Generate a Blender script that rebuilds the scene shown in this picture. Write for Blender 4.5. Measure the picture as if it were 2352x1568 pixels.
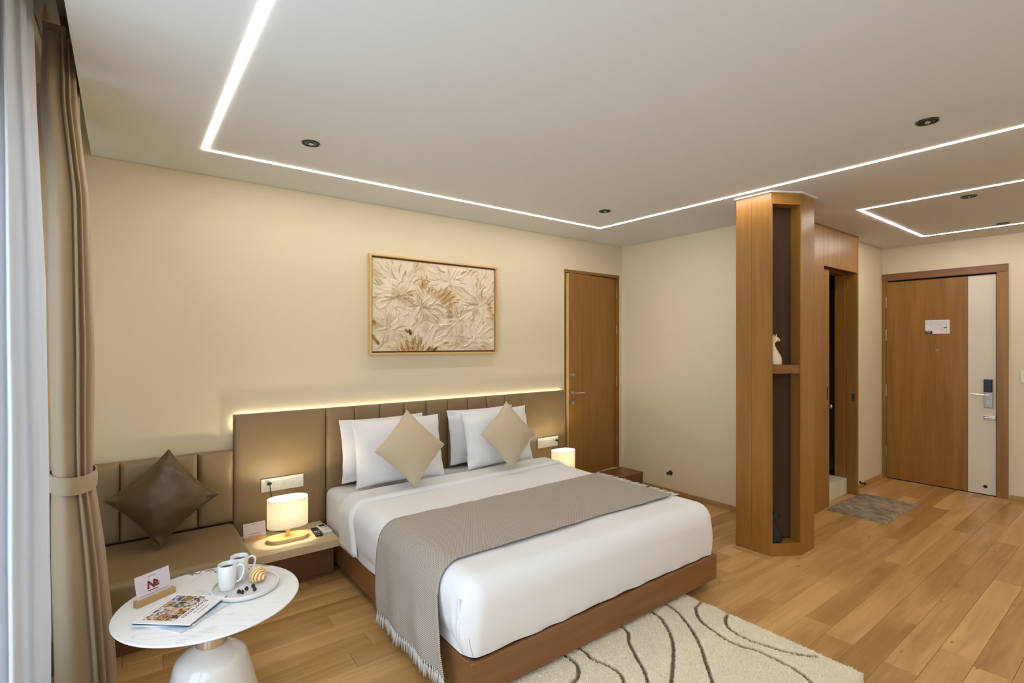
import bpy, bmesh, math, random
import numpy as np
from mathutils import Vector, Matrix, noise

for _o in list(bpy.data.objects):
    bpy.data.objects.remove(_o)
SC = bpy.context.scene
COL = SC.collection
PI = math.pi

# ------------------------------------------------------------------ camera
YAW = math.radians(37.34)
camd = bpy.data.cameras.new('camera')
cam = bpy.data.objects.new('camera', camd)
COL.objects.link(cam)
camd.sensor_width = 36.0
camd.lens = 1169.0 * 36.0 / 2352.0
camd.shift_y = 5.2 / 2352.0
camd.clip_start = 0.02
cam.location = (0, 0, 1.5)
cam.rotation_euler = (PI / 2, 0, -YAW)
SC.camera = cam

# ------------------------------------------------------------------ world, daylight, exposure
W = bpy.data.worlds.new('world')
SC.world = W
W.use_nodes = True
_bg = W.node_tree.nodes['Background']
_bg.inputs[0].default_value = (0.70, 0.83, 1.0, 1)
_bg.inputs[1].default_value = 4.4
_pl = bpy.data.lights.new('window_portal', 'AREA')
_pl.shape = 'RECTANGLE'
_pl.size = 2.3
_pl.size_y = 4.1
_pl.cycles.is_portal = True
_po = bpy.data.objects.new('window_portal', _pl)
COL.objects.link(_po)
_po.location = (-0.56, 0.65, 1.25)
_po.rotation_euler = (0, -PI / 2, 0)
SC.view_settings.view_transform = 'Standard'
SC.view_settings.look = 'None'
SC.view_settings.gamma = 1.0
SC.view_settings.use_curve_mapping = False
SC.view_settings.exposure = 0.13
LED_CEILING = 47.0
LED_HEADBOARD = 5.0
LAMP_POWER = 6.5

# ------------------------------------------------------------------ key dimensions (metres)
XW = -0.42      # window wall
YB = 3.72       # bed wall
XR = 4.36       # wall right of the bed
YP = 2.03       # wall of the bathroom towards the hall
XE = 6.80       # entry wall
YF = -1.60      # wall behind the camera
ZC = 2.563      # ceiling
ZT = 2.90       # top of the curtain pocket

# ------------------------------------------------------------------ materials
def _mat(name):
    m = bpy.data.materials.new(name)
    m.use_nodes = True
    nt = m.node_tree
    return m, nt, nt.nodes['Principled BSDF']

def simple(name, col, rough=0.5, metal=0.0, bump=0.0, bscale=200.0, var=0.0, vscale=4.0, coat=0.0, sheen=0.0):
    m, nt, b = _mat(name)
    b.inputs['Base Color'].default_value = (*col, 1)
    b.inputs['Roughness'].default_value = rough
    b.inputs['Metallic'].default_value = metal
    b.inputs['Coat Weight'].default_value = coat
    b.inputs['Sheen Weight'].default_value = sheen
    if var or bump:
        tc = nt.nodes.new('ShaderNodeTexCoord')
    if var:
        n = nt.nodes.new('ShaderNodeTexNoise')
        n.inputs['Scale'].default_value = vscale
        n.inputs['Detail'].default_value = 4
        nt.links.new(tc.outputs['Object'], n.inputs['Vector'])
        r = nt.nodes.new('ShaderNodeValToRGB')
        r.color_ramp.elements[0].position = 0.3
        r.color_ramp.elements[1].position = 0.7
        r.color_ramp.elements[0].color = (*[c * (1 - var) for c in col], 1)
        r.color_ramp.elements[1].color = (*[min(1, c * (1 + var)) for c in col], 1)
        nt.links.new(n.outputs['Fac'], r.inputs['Fac'])
        nt.links.new(r.outputs['Color'], b.inputs['Base Color'])
    if bump:
        n2 = nt.nodes.new('ShaderNodeTexNoise')
        n2.inputs['Scale'].default_value = bscale
        n2.inputs['Detail'].default_value = 3
        nt.links.new(tc.outputs['Object'], n2.inputs['Vector'])
        bp = nt.nodes.new('ShaderNodeBump')
        bp.inputs['Strength'].default_value = bump
        bp.inputs['Distance'].default_value = 0.002
        nt.links.new(n2.outputs['Fac'], bp.inputs['Height'])
        nt.links.new(bp.outputs['Normal'], b.inputs['Normal'])
    return m

def wood(name, dark, light, axis='Z', rough=0.38, fine=26.0, along=1.2, rnd=0.0, knots=False, contrast=(0.28, 0.72), bump=0.06):
    """grain runs along `axis` in object space; rnd shifts tone and pattern per object"""
    m, nt, b = _mat(name)
    N = nt.nodes.new
    L = nt.links.new
    tc = N('ShaderNodeTexCoord')
    oi = N('ShaderNodeObjectInfo')
    mul = N('ShaderNodeVectorMath')
    mul.operation = 'SCALE'
    comb = N('ShaderNodeCombineXYZ')
    for i in range(3):
        L(oi.outputs['Random'], comb.inputs[i])
    L(comb.outputs[0], mul.inputs[0])
    mul.inputs['Scale'].default_value = 37.0 if rnd else 0.0
    add = N('ShaderNodeVectorMath')
    L(tc.outputs['Object'], add.inputs[0])
    L(mul.outputs[0], add.inputs[1])
    mp = N('ShaderNodeMapping')
    sc = [fine, fine, fine]
    sc['XYZ'.index(axis)] = along
    mp.inputs['Scale'].default_value = sc
    L(add.outputs[0], mp.inputs['Vector'])
    n1 = N('ShaderNodeTexNoise')
    n1.inputs['Scale'].default_value = 1.0
    n1.inputs['Detail'].default_value = 6
    n1.inputs['Roughness'].default_value = 0.6
    n1.inputs['Distortion'].default_value = 0.8
    L(mp.outputs[0], n1.inputs['Vector'])
    mp2 = N('ShaderNodeMapping')
    sc2 = [fine * 0.28] * 3
    sc2['XYZ'.index(axis)] = along * 0.5
    mp2.inputs['Scale'].default_value = sc2
    L(add.outputs[0], mp2.inputs['Vector'])
    n2 = N('ShaderNodeTexNoise')
    n2.inputs['Scale'].default_value = 1.0
    n2.inputs['Detail'].default_value = 3
    n2.inputs['Distortion'].default_value = 1.5
    L(mp2.outputs[0], n2.inputs['Vector'])
    mix = N('ShaderNodeMath')
    mix.operation = 'ADD'
    h1 = N('ShaderNodeMath')
    h1.operation = 'MULTIPLY'
    h1.inputs[1].default_value = 0.45
    L(n1.outputs['Fac'], h1.inputs[0])
    h2 = N('ShaderNodeMath')
    h2.operation = 'MULTIPLY'
    h2.inputs[1].default_value = 0.55
    L(n2.outputs['Fac'], h2.inputs[0])
    L(h1.outputs[0], mix.inputs[0])
    L(h2.outputs[0], mix.inputs[1])
    last = mix
    if rnd:
        r1 = N('ShaderNodeMath')
        r1.operation = 'MULTIPLY_ADD'
        r1.inputs[1].default_value = rnd
        r1.inputs[2].default_value = -rnd * 0.5
        L(oi.outputs['Random'], r1.inputs[0])
        s = N('ShaderNodeMath')
        s.operation = 'ADD'
        L(last.outputs[0], s.inputs[0])
        L(r1.outputs[0], s.inputs[1])
        last = s
    ramp = N('ShaderNodeValToRGB')
    ramp.color_ramp.elements[0].position = contrast[0]
    ramp.color_ramp.elements[1].position = contrast[1]
    ramp.color_ramp.elements[0].color = (*dark, 1)
    ramp.color_ramp.elements[1].color = (*light, 1)
    L(last.outputs[0], ramp.inputs['Fac'])
    colout = ramp.outputs['Color']
    if knots:
        mp3 = N('ShaderNodeMapping')
        s3 = [11.0] * 3
        s3['XYZ'.index(axis)] = 3.2
        mp3.inputs['Scale'].default_value = s3
        L(add.outputs[0], mp3.inputs['Vector'])
        vo = N('ShaderNodeTexVoronoi')
        vo.inputs['Scale'].default_value = 1.0
        L(mp3.outputs[0], vo.inputs['Vector'])
        kr = N('ShaderNodeValToRGB')
        kr.color_ramp.elements[0].position = 0.015
        kr.color_ramp.elements[1].position = 0.085
        kr.color_ramp.elements[0].color = (0.8, 0.8, 0.8, 1)
        kr.color_ramp.elements[1].color = (0, 0, 0, 1)
        L(vo.outputs['Distance'], kr.inputs['Fac'])
        mc = N('ShaderNodeMix')
        mc.data_type = 'RGBA'
        L(kr.outputs['Color'], mc.inputs['Factor'])
        L(colout, mc.inputs['A'])
        mc.inputs['B'].default_value = (dark[0] * 0.25, dark[1] * 0.22, dark[2] * 0.2, 1)
        colout = mc.outputs['Result']
    L(colout, b.inputs['Base Color'])
    b.inputs['Roughness'].default_value = rough
    if bump:
        bp = N('ShaderNodeBump')
        bp.inputs['Strength'].default_value = bump
        bp.inputs['Distance'].default_value = 0.001
        L(n1.outputs['Fac'], bp.inputs['Height'])
        L(bp.outputs['Normal'], b.inputs['Normal'])
    return m

def emit(name, col, s):
    m, nt, b = _mat(name)
    b.inputs['Base Color'].default_value = (0.9, 0.9, 0.9, 1)
    b.inputs['Emission Color'].default_value = (*col, 1)
    b.inputs['Emission Strength'].default_value = s
    return m

def translucent(name, col, fac=0.5, rough=0.9, weave=0.0):
    m, nt, b = _mat(name)
    b.inputs['Base Color'].default_value = (*col, 1)
    b.inputs['Roughness'].default_value = rough
    t = nt.nodes.new('ShaderNodeBsdfTranslucent')
    t.inputs[0].default_value = (*col, 1)
    mx = nt.nodes.new('ShaderNodeMixShader')
    mx.inputs[0].default_value = fac
    nt.links.new(b.outputs[0], mx.inputs[1])
    nt.links.new(t.outputs[0], mx.inputs[2])
    nt.links.new(mx.outputs[0], nt.nodes['Material Output'].inputs[0])
    if weave:
        tc = nt.nodes.new('ShaderNodeTexCoord')
        n = nt.nodes.new('ShaderNodeTexNoise')
        n.inputs['Scale'].default_value = 250
        nt.links.new(tc.outputs['Object'], n.inputs['Vector'])
        bp = nt.nodes.new('ShaderNodeBump')
        bp.inputs['Strength'].default_value = weave
        bp.inputs['Distance'].default_value = 0.001
        nt.links.new(n.outputs['Fac'], bp.inputs['Height'])
        nt.links.new(bp.outputs['Normal'], b.inputs['Normal'])
    return m

def attr_colour(name, attr, stops, rough=0.8, bump=0.0, bscale=300.0, sheen=0.0):
    m, nt, b = _mat(name)
    a = nt.nodes.new('ShaderNodeAttribute')
    a.attribute_name = attr
    r = nt.nodes.new('ShaderNodeValToRGB')
    el = r.color_ramp.elements
    while len(el) < len(stops):
        el.new(0.5)
    for e, (p, c) in zip(el, stops):
        e.position = p
        e.color = (*c, 1)
    nt.links.new(a.outputs['Fac'], r.inputs['Fac'])
    nt.links.new(r.outputs['Color'], b.inputs['Base Color'])
    b.inputs['Roughness'].default_value = rough
    b.inputs['Sheen Weight'].default_value = sheen
    if bump:
        tc = nt.nodes.new('ShaderNodeTexCoord')
        n = nt.nodes.new('ShaderNodeTexNoise')
        n.inputs['Scale'].default_value = bscale
        n.inputs['Detail'].default_value = 4
        nt.links.new(tc.outputs['Object'], n.inputs['Vector'])
        bp = nt.nodes.new('ShaderNodeBump')
        bp.inputs['Strength'].default_value = bump
        bp.inputs['Distance'].default_value = 0.003
        nt.links.new(n.outputs['Fac'], bp.inputs['Height'])
        nt.links.new(bp.outputs['Normal'], b.inputs['Normal'])
    return m

M = {}
M['wall'] = simple('wall_paint', (0.74, 0.64, 0.455), 0.75, bump=0.05, bscale=350)
M['ceiling'] = simple('ceiling_paint', (0.69, 0.69, 0.67), 0.85)
M['wood'] = wood('veneer', (0.21, 0.088, 0.014), (0.365, 0.172, 0.033), 'Z', 0.36)
M['wood_x'] = wood('veneer_x', (0.16, 0.063, 0.018), (0.275, 0.120, 0.036), 'X', 0.36)
M['wood_y'] = wood('veneer_y', (0.16, 0.066, 0.022), (0.275, 0.125, 0.045), 'Y', 0.36)
M['wood_dark'] = wood('veneer_dark', (0.11, 0.045, 0.018), (0.20, 0.085, 0.035), 'X', 0.4)
M['oak'] = wood('oak_plank', (0.33, 0.165, 0.045), (0.66, 0.40, 0.155), 'X', 0.34, fine=22.0, along=1.6, rnd=0.30, knots=True, contrast=(0.27, 0.73))
M['oak_trim'] = wood('oak_trim', (0.38, 0.20, 0.06), (0.62, 0.38, 0.15), 'X', 0.4)
M['oak_trim_y'] = wood('oak_trim_y', (0.34, 0.17, 0.05), (0.55, 0.33, 0.13), 'Y', 0.4)
M['subfloor'] = simple('subfloor', (0.10, 0.06, 0.03), 0.9)
M['bamboo'] = wood('bamboo', (0.58, 0.36, 0.13), (0.78, 0.56, 0.26), 'X', 0.45, fine=60)
M['oak_light'] = wood('oak_light', (0.36, 0.19, 0.06), (0.58, 0.36, 0.15), 'X', 0.45, fine=60)
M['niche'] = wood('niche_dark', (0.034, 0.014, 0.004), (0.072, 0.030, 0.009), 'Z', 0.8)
M['leather'] = simple('leatherette', (0.245, 0.164, 0.080), 0.42, bump=0.12, bscale=600, var=0.05)
M['leather_dark'] = simple('leatherette_dark', (0.095, 0.053, 0.018), 0.34, bump=0.12, bscale=600, var=0.08)
M['linen'] = simple('white_cotton', (0.80, 0.79, 0.79), 0.8, bump=0.05, bscale=500)
M['beige'] = simple('beige_satin', (0.55, 0.44, 0.29), 0.5, bump=0.05, bscale=500, sheen=0.2)
M['laminate'] = simple('beige_laminate', (0.56, 0.44, 0.28), 0.45, var=0.03)
M['white_paint'] = simple('white_lacquer', (0.80, 0.79, 0.77), 0.12, coat=0.6)
M['ceramic'] = simple('white_ceramic', (0.84, 0.84, 0.85), 0.18, coat=0.4)
M['tray'] = simple('matt_ceramic', (0.74, 0.72, 0.69), 0.55)
M['plastic'] = simple('white_plastic', (0.84, 0.80, 0.70), 0.3)
M['plastic2'] = simple('white_plastic_keys', (0.90, 0.87, 0.78), 0.3)
M['black'] = simple('black_plastic', (0.012, 0.012, 0.013), 0.3)
M['black_matt'] = simple('black_matt', (0.012, 0.012, 0.012), 0.7)
M['chrome'] = simple('chrome', (0.72, 0.71, 0.69), 0.14, 1.0)
M['steel'] = simple('brushed_steel', (0.42, 0.38, 0.33), 0.35, 1.0)
M['gold'] = simple('rose_gold', (0.75, 0.55, 0.38), 0.12, 1.0)
M['paper'] = simple('paper', (0.80, 0.76, 0.75), 0.6)
M['card'] = simple('card_stock', (0.64, 0.56, 0.60), 0.35)
M['ink'] = simple('ink', (0.02, 0.018, 0.02), 0.6)
M['ink_grey'] = simple('ink_grey', (0.20, 0.17, 0.18), 0.6)
M['ink_brown'] = simple('ink_brown', (0.34, 0.20, 0.08), 0.6)
M['red'] = simple('dark_red', (0.16, 0.012, 0.010), 0.5)
M['orange'] = simple('orange', (0.75, 0.36, 0.06), 0.5)
M['lightgrey'] = simple('light_grey', (0.62, 0.62, 0.64), 0.5)
M['green'] = simple('green_key', (0.08, 0.30, 0.06), 0.5)
M['lcd'] = simple('lcd', (0.05, 0.055, 0.045), 0.2)
M['cream'] = simple('cream_laminate', (0.74, 0.66, 0.53), 0.45)
M['coffee'] = simple('coffee', (0.02, 0.008, 0.003), 0.08)
M['berry'] = simple('blueberry', (0.010, 0.011, 0.016), 0.45)
M['drape'] = simple('drape_fabric', (0.40, 0.295, 0.185), 0.62, bump=0.05, bscale=700, sheen=0.15)
M['sheer'] = translucent('sheer_fabric', (0.70, 0.70, 0.71), 0.42, 0.9, 0.05)
M['shade'] = translucent('lamp_shade', (0.90, 0.88, 0.77), 0.45, 0.9, 0.1)
M['marble'] = None
M['cat_white'] = simple('cream_ceramic', (0.72, 0.60, 0.40), 0.35)
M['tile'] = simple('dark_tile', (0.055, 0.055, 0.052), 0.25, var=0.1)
M['marble_step'] = simple('cream_stone', (0.70, 0.65, 0.50), 0.3, var=0.04)
M['led'] = emit('led_ceiling', (1.0, 0.965, 0.90), LED_CEILING)
M['led_warm'] = emit('led_headboard', (1.0, 0.88, 0.60), LED_HEADBOARD)
M['bulb'] = emit('lamp_bulb', (1.0, 0.88, 0.62), 14.0)
M['alu'] = simple('aluminium', (0.55, 0.53, 0.50), 0.4, 1.0)
M['croissant'] = attr_colour('pastry', 'ridge', [(0.0, (0.42, 0.17, 0.03)), (0.5, (0.72, 0.44, 0.14)), (1.0, (0.86, 0.74, 0.42))], 0.5)
M['rug'] = attr_colour('rug_pile', 'line', [(0.0, (0.78, 0.68, 0.51)), (0.55, (0.50, 0.36, 0.22)), (1.0, (0.15, 0.08, 0.038))], 0.95, bump=0.9, bscale=260, sheen=0.3)
M['tuft'] = simple('rug_tufts', (0.82, 0.73, 0.56), 0.95, var=0.12, vscale=40)
M['mat'] = simple('mat_pile', (0.30, 0.225, 0.15), 0.95, bump=0.8, bscale=160, var=0.45, vscale=14)
M['canvas'] = attr_colour('impasto', 'tone', [(0.0, (0.77, 0.65, 0.48)), (0.5, (0.44, 0.25, 0.065)), (0.8, (0.16, 0.075, 0.02)), (1.0, (0.03, 0.015, 0.008))], 0.55, bump=0.25, bscale=220)

def _marble():
    m, nt, b = _mat('white_marble')
    N, L = nt.nodes.new, nt.links.new
    tc = N('ShaderNodeTexCoord')
    n = N('ShaderNodeTexNoise')
    n.inputs['Scale'].default_value = 1.7
    n.inputs['Detail'].default_value = 7
    n.inputs['Distortion'].default_value = 1.6
    L(tc.outputs['Object'], n.inputs['Vector'])
    a = N('ShaderNodeMath')
    a.operation = 'SUBTRACT'
    a.inputs[1].default_value = 0.5
    L(n.outputs['Fac'], a.inputs[0])
    ab = N('ShaderNodeMath')
    ab.operation = 'ABSOLUTE'
    L(a.outputs[0], ab.inputs[0])
    r = N('ShaderNodeValToRGB')
    e = r.color_ramp.elements
    e[0].position, e[0].color = 0.0, (0.68, 0.68, 0.69, 1)
    e[1].position, e[1].color = 0.007, (0.82, 0.815, 0.81, 1)
    L(ab.outputs[0], r.inputs['Fac'])
    # a darker vein band crossing the far edge
    n2 = N('ShaderNodeTexNoise')
    n2.inputs['Scale'].default_value = 9
    n2.inputs['Detail'].default_value = 7
    n2.inputs['Distortion'].default_value = 2.0
    L(tc.outputs['Object'], n2.inputs['Vector'])
    s = N('ShaderNodeSeparateXYZ')
    L(tc.outputs['Object'], s.inputs[0])
    d = N('ShaderNodeMath')
    d.operation = 'MULTIPLY_ADD'          # distance along the diagonal towards the far edge
    d.inputs[1].default_value = 0.45
    L(s.outputs['X'], d.inputs[0])
    L(s.outputs['Y'], d.inputs[2])
    d2 = N('ShaderNodeMath')
    d2.operation = 'MULTIPLY_ADD'
    d2.inputs[1].default_value = 0.22
    L(n2.outputs['Fac'], d2.inputs[0])
    L(d.outputs[0], d2.inputs[2])
    d3 = N('ShaderNodeMath')
    d3.operation = 'SUBTRACT'
    d3.inputs[1].default_value = 0.405
    L(d2.outputs[0], d3.inputs[0])
    d4 = N('ShaderNodeMath')
    d4.operation = 'ABSOLUTE'
    L(d3.outputs[0], d4.inputs[0])
    r2 = N('ShaderNodeValToRGB')
    e = r2.color_ramp.elements
    e[0].position, e[0].color = 0.0, (0.10, 0.10, 0.10, 1)
    e[1].position, e[1].color = 0.016, (1, 1, 1, 1)
    L(d4.outputs[0], r2.inputs['Fac'])
    mx = N('ShaderNodeMix')
    mx.data_type = 'RGBA'
    mx.blend_type = 'MULTIPLY'
    mx.inputs['Factor'].default_value = 0.9
    L(r.outputs['Color'], mx.inputs['A'])
    L(r2.outputs['Color'], mx.inputs['B'])
    L(mx.outputs['Result'], b.inputs['Base Color'])
    b.inputs['Roughness'].default_value = 0.2
    return m
M['marble'] = _marble()

def _herringbone():
    m, nt, b = _mat('herringbone_weave')
    N, L = nt.nodes.new, nt.links.new
    def math_(op, a, bb=None, c=None):
        n = N('ShaderNodeMath')
        n.operation = op
        for i, v in enumerate((a, bb, c)):
            if v is None:
                continue
            if isinstance(v, (int, float)):
                n.inputs[i].default_value = v
            else:
                L(v, n.inputs[i])
        return n.outputs[0]
    uv = N('ShaderNodeUVMap')
    uv.uv_map = 'UVMap'
    s = N('ShaderNodeSeparateXYZ')
    L(uv.outputs[0], s.inputs[0])
    tri = math_('PINGPONG', math_('MULTIPLY', s.outputs['Y'], 1 / 0.0105), 1.0)
    ph = math_('ADD', math_('MULTIPLY', s.outputs['X'], 1 / 0.0068), math_('MULTIPLY', tri, 1.5))
    f = math_('FRACT', ph)
    g = math_('ABSOLUTE', math_('SUBTRACT', f, 0.5))
    r = N('ShaderNodeValToRGB')
    e = r.color_ramp.elements
    e[0].position, e[0].color = 0.16, (0.62, 0.56, 0.485, 1)
    e[1].position, e[1].color = 0.36, (0.13, 0.095, 0.07, 1)
    L(g, r.inputs['Fac'])
    L(r.outputs['Color'], b.inputs['Base Color'])
    b.inputs['Roughness'].default_value = 0.9
    bp = N('ShaderNodeBump')
    bp.inputs['Strength'].default_value = 0.35
    bp.inputs['Distance'].default_value = 0.0015
    bp.invert = True
    L(g, bp.inputs['Height'])
    L(bp.outputs['Normal'], b.inputs['Normal'])
    return m
M['throw'] = _herringbone()
M['tassel'] = simple('tassel_yarn', (0.62, 0.58, 0.53), 0.9)

def _glass():
    m, nt, b = _mat('window_glass')
    t = nt.nodes.new('ShaderNodeBsdfTransparent')
    t.inputs[0].default_value = (0.94, 0.96, 0.96, 1)
    g = nt.nodes.new('ShaderNodeBsdfGlossy')
    g.inputs['Roughness'].default_value = 0.02
    mx = nt.nodes.new('ShaderNodeMixShader')
    mx.inputs[0].default_value = 0.07
    nt.links.new(t.outputs[0], mx.inputs[1])
    nt.links.new(g.outputs[0], mx.inputs[2])
    nt.links.new(mx.outputs[0], nt.nodes['Material Output'].inputs[0])
    return m
M['glass'] = _glass()

# ------------------------------------------------------------------ mesh helpers
def link(o):
    COL.objects.link(o)
    return o

def obj(name, bm, mat, parent=None, smooth=False, angle=None):
    """bm is in the parent's local space when a parent is given"""
    me = bpy.data.meshes.new(name)
    bmesh.ops.recalc_face_normals(bm, faces=bm.faces[:])
    bm.to_mesh(me)
    bm.free()
    me.materials.append(M[mat] if isinstance(mat, str) else mat)
    if smooth:
        for p in me.polygons:
            p.use_smooth = True
        if angle:
            me.set_sharp_from_angle(angle=math.radians(angle))
    o = link(bpy.data.objects.new(name, me))
    if parent:
        o.parent = parent
    return o

def tag(o, label, cat, group=None):
    o['label'] = label
    o['category'] = cat
    if group:
        o['group'] = group
    return o

def thing(name, label, cat, loc=(0, 0, 0), rz=0.0, group=None):
    o = link(bpy.data.objects.new(name, None))
    o.empty_display_size = 0.05
    o.location = loc
    o.rotation_euler = (0, 0, rz)
    return tag(o, label, cat, group)

def struct(o, label=None, cat=None):
    o['kind'] = 'structure'
    if label:
        o['label'] = label
    if cat:
        o['category'] = cat
    return o

def ground(o):
    """move a top-level mesh's origin to the middle of its base"""
    me = o.data
    vs = np.array([v.co[:] for v in me.vertices])
    c = Vector(((vs[:, 0].min() + vs[:, 0].max()) / 2, (vs[:, 1].min() + vs[:, 1].max()) / 2, vs[:, 2].min()))
    me.transform(Matrix.Translation(-c))
    for ch in o.children:
        ch.data.transform(Matrix.Translation(-c))
    o.location = o.location + c
    return o

def box(bm, x0, x1, y0, y1, z0, z1, bev=0.0, seg=2):
    if x0 > x1: x0, x1 = x1, x0
    if y0 > y1: y0, y1 = y1, y0
    if z0 > z1: z0, z1 = z1, z0
    r = bmesh.ops.create_cube(bm, size=1.0)
    vs = r['verts']
    bmesh.ops.scale(bm, vec=(x1 - x0, y1 - y0, z1 - z0), verts=vs)
    bmesh.ops.translate(bm, vec=((x0 + x1) / 2, (y0 + y1) / 2, (z0 + z1) / 2), verts=vs)
    if bev:
        es = set()
        for v in vs:
            es.update(v.link_edges)
        bmesh.ops.bevel(bm, geom=list(es), offset=bev, segments=seg, profile=0.5, affect='EDGES')
    return bm

def B(x0, x1, y0, y1, z0, z1, bev=0.0, seg=2):
    return box(bmesh.new(), x0, x1, y0, y1, z0, z1, bev, seg)

def lathe(bm, prof, cx=0, cy=0, seg=32, sx=1.0, sy=1.0):
    rings = []
    for r, z in prof:
        if r < 1e-6:
            rings.append([bm.verts.new((cx, cy, z))])
        else:
            rings.append([bm.verts.new((cx + r * sx * math.cos(2 * PI * k / seg), cy + r * sy * math.sin(2 * PI * k / seg), z)) for k in range(seg)])
    for a, b in zip(rings, rings[1:]):
        for k in range(seg):
            k2 = (k + 1) % seg
            if len(a) == 1 and len(b) == 1:
                continue
            if len(a) == 1:
                bm.faces.new((a[0], b[k], b[k2]))
            elif len(b) == 1:
                bm.faces.new((a[k], a[k2], b[0]))
            else:
                bm.faces.new((a[k], a[k2], b[k2], b[k]))
    if len(rings[0]) > 1:
        bm.faces.new(rings[0])
    if len(rings[-1]) > 1:
        bm.faces.new(rings[-1])
    return bm

def prism(bm, poly, z0, z1):
    a = [bm.verts.new((x, y, z0)) for x, y in poly]
    b = [bm.verts.new((x, y, z1)) for x, y in poly]
    n = len(poly)
    bm.faces.new(a)
    bm.faces.new(b)
    for i in range(n):
        j = (i + 1) % n
        bm.faces.new((a[i], a[j], b[j], b[i]))
    return bm

def loft(bm, rings, cap=True, close=True):
    R = [[bm.verts.new(p) for p in ring] for ring in rings]
    n = len(R[0])
    for a, b in zip(R, R[1:]):
        for k in range(n if close else n - 1):
            k2 = (k + 1) % n
            bm.faces.new((a[k], a[k2], b[k2], b[k]))
    if cap:
        bm.faces.new(R[0])
        bm.faces.new(R[-1])
    return bm

def tube(bm, pts, rad, seg=8):
    pts = [Vector(p) for p in pts]
    rads = rad if isinstance(rad, (list, tuple)) else [rad] * len(pts)
    rings = []
    up = Vector((0, 0, 1))
    for i, p in enumerate(pts):
        t = (pts[min(i + 1, len(pts) - 1)] - pts[max(i - 1, 0)]).normalized()
        a = up if abs(t.dot(up)) < 0.95 else Vector((0, 1, 0))
        u = t.cross(a).normalized()
        v = t.cross(u).normalized()
        rings.append([p + (u * math.cos(2 * PI * k / seg) + v * math.sin(2 * PI * k / seg)) * rads[i] for k in range(seg)])
    return loft(bm, rings)

def spline(pts, n=8):
    P = [Vector(p) for p in pts]
    out = []
    for i in range(len(P) - 1):
        p0, p1, p2, p3 = P[max(i - 1, 0)], P[i], P[i + 1], P[min(i + 2, len(P) - 1)]
        for k in range(n):
            t = k / n
            out.append(0.5 * ((2 * p1) + (-p0 + p2) * t + (2 * p0 - 5 * p1 + 4 * p2 - p3) * t * t + (-p0 + 3 * p1 - 3 * p2 + p3) * t ** 3))
    out.append(P[-1])
    return out

def ellipsoid(bm, c, r, u=14, v=10):
    res = bmesh.ops.create_uvsphere(bm, u_segments=u, v_segments=v, radius=1.0)
    bmesh.ops.scale(bm, vec=r, verts=res['verts'])
    bmesh.ops.translate(bm, vec=c, verts=res['verts'])
    return res['verts']

def grid(bm, f, nu, nv, attr=None):
    V = [[bm.verts.new(f(i / nu, j / nv)) for j in range(nv + 1)] for i in range(nu + 1)]
    for i in range(nu):
        for j in range(nv):
            bm.faces.new((V[i][j], V[i + 1][j], V[i + 1][j + 1], V[i][j + 1]))
    return V

def stadium(a, r, n=10):
    """outline of a stadium: straight half-length a along x, end radius r"""
    pts = []
    for k in range(n + 1):
        t = -PI / 2 + PI * k / n
        pts.append((a + r * math.cos(t), r * math.sin(t)))
    for k in range(n + 1):
        t = PI / 2 + PI * k / n
        pts.append((-a + r * math.cos(t), r * math.sin(t)))
    return pts

def text_bm(s, size, depth=0.0004, bold=0.0, shear=0.0):
    cu = bpy.data.curves.new('lettering', 'FONT')
    cu.body = s
    cu.size = size
    cu.extrude = depth
    cu.align_x = 'CENTER'
    cu.align_y = 'CENTER'
    cu.resolution_u = 3
    cu.offset = bold
    cu.shear = shear
    o = bpy.data.objects.new('lettering', cu)
    COL.objects.link(o)
    dg = bpy.context.evaluated_depsgraph_get()
    me = bpy.data.meshes.new_from_object(o.evaluated_get(dg))
    bm = bmesh.new()
    bm.from_mesh(me)
    bpy.data.objects.remove(o)
    bpy.data.curves.remove(cu)
    bpy.data.meshes.remove(me)
    return bm

def xf(bm, mtx):
    bmesh.ops.transform(bm, matrix=mtx, verts=bm.verts[:])
    return bm

def nz(x, y, z, s=1.0):
    return noise.noise(Vector((x * s, y * s, z * s)))

# ================================================================== SETTING
def build_floor():
    fl = struct(obj('floor', B(XW - 0.1, XE + 0.02, YF - 0.02, YB + 0.1, -0.05, -0.012), 'subfloor'), 'oak laminate plank floor of the room', 'floor')
    rnd = random.Random(5)
    wdt, gap = 0.133, 0.0012
    cache = {}
    y = 1.115 - 0.133 * 21
    while y < YB:
        y0, y1 = max(y, YF), min(y + wdt, YB)
        xe = XE if (y0 + y1) / 2 < 1.985 else XR
        x = XW - rnd.uniform(0.05, 1.15)
        if abs(y - 0.982) < 0.01: x = 4.10 - 1.21 * 4
        if abs(y - 0.583) < 0.01: x = 3.20 - 1.21 * 3
        while x < xe:
            xa, xb = max(x, XW), min(x + 1.21, xe)
            if xb - xa > 0.02 and y1 - y0 > 0.01:
                key = (round(xb - xa, 3), round(y1 - y0, 3))
                if key not in cache:
                    hx, hy = key[0] / 2 - gap / 2, key[1] / 2 - gap / 2
                    bm = bmesh.new()
                    c = 0.0012
                    lo = [(-hx, -hy), (hx, -hy), (hx, hy), (-hx, hy)]
                    hi = [(-hx + c, -hy + c), (hx - c, -hy + c), (hx - c, hy - c), (-hx + c, hy - c)]
                    loft(bm, [[(a, b, -0.012) for a, b in lo], [(a, b, -0.0008) for a, b in lo], [(a, b, 0.0) for a, b in hi]])
                    o = obj('plank', bm, 'oak', fl)
                    cache[key] = o.data
                else:
                    o = link(bpy.data.objects.new('plank', cache[key]))
                    o.parent = fl
                o.location = ((xa + xb) / 2, (y0 + y1) / 2, 0)
            x += 1.21
        y += wdt
build_floor()

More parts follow.
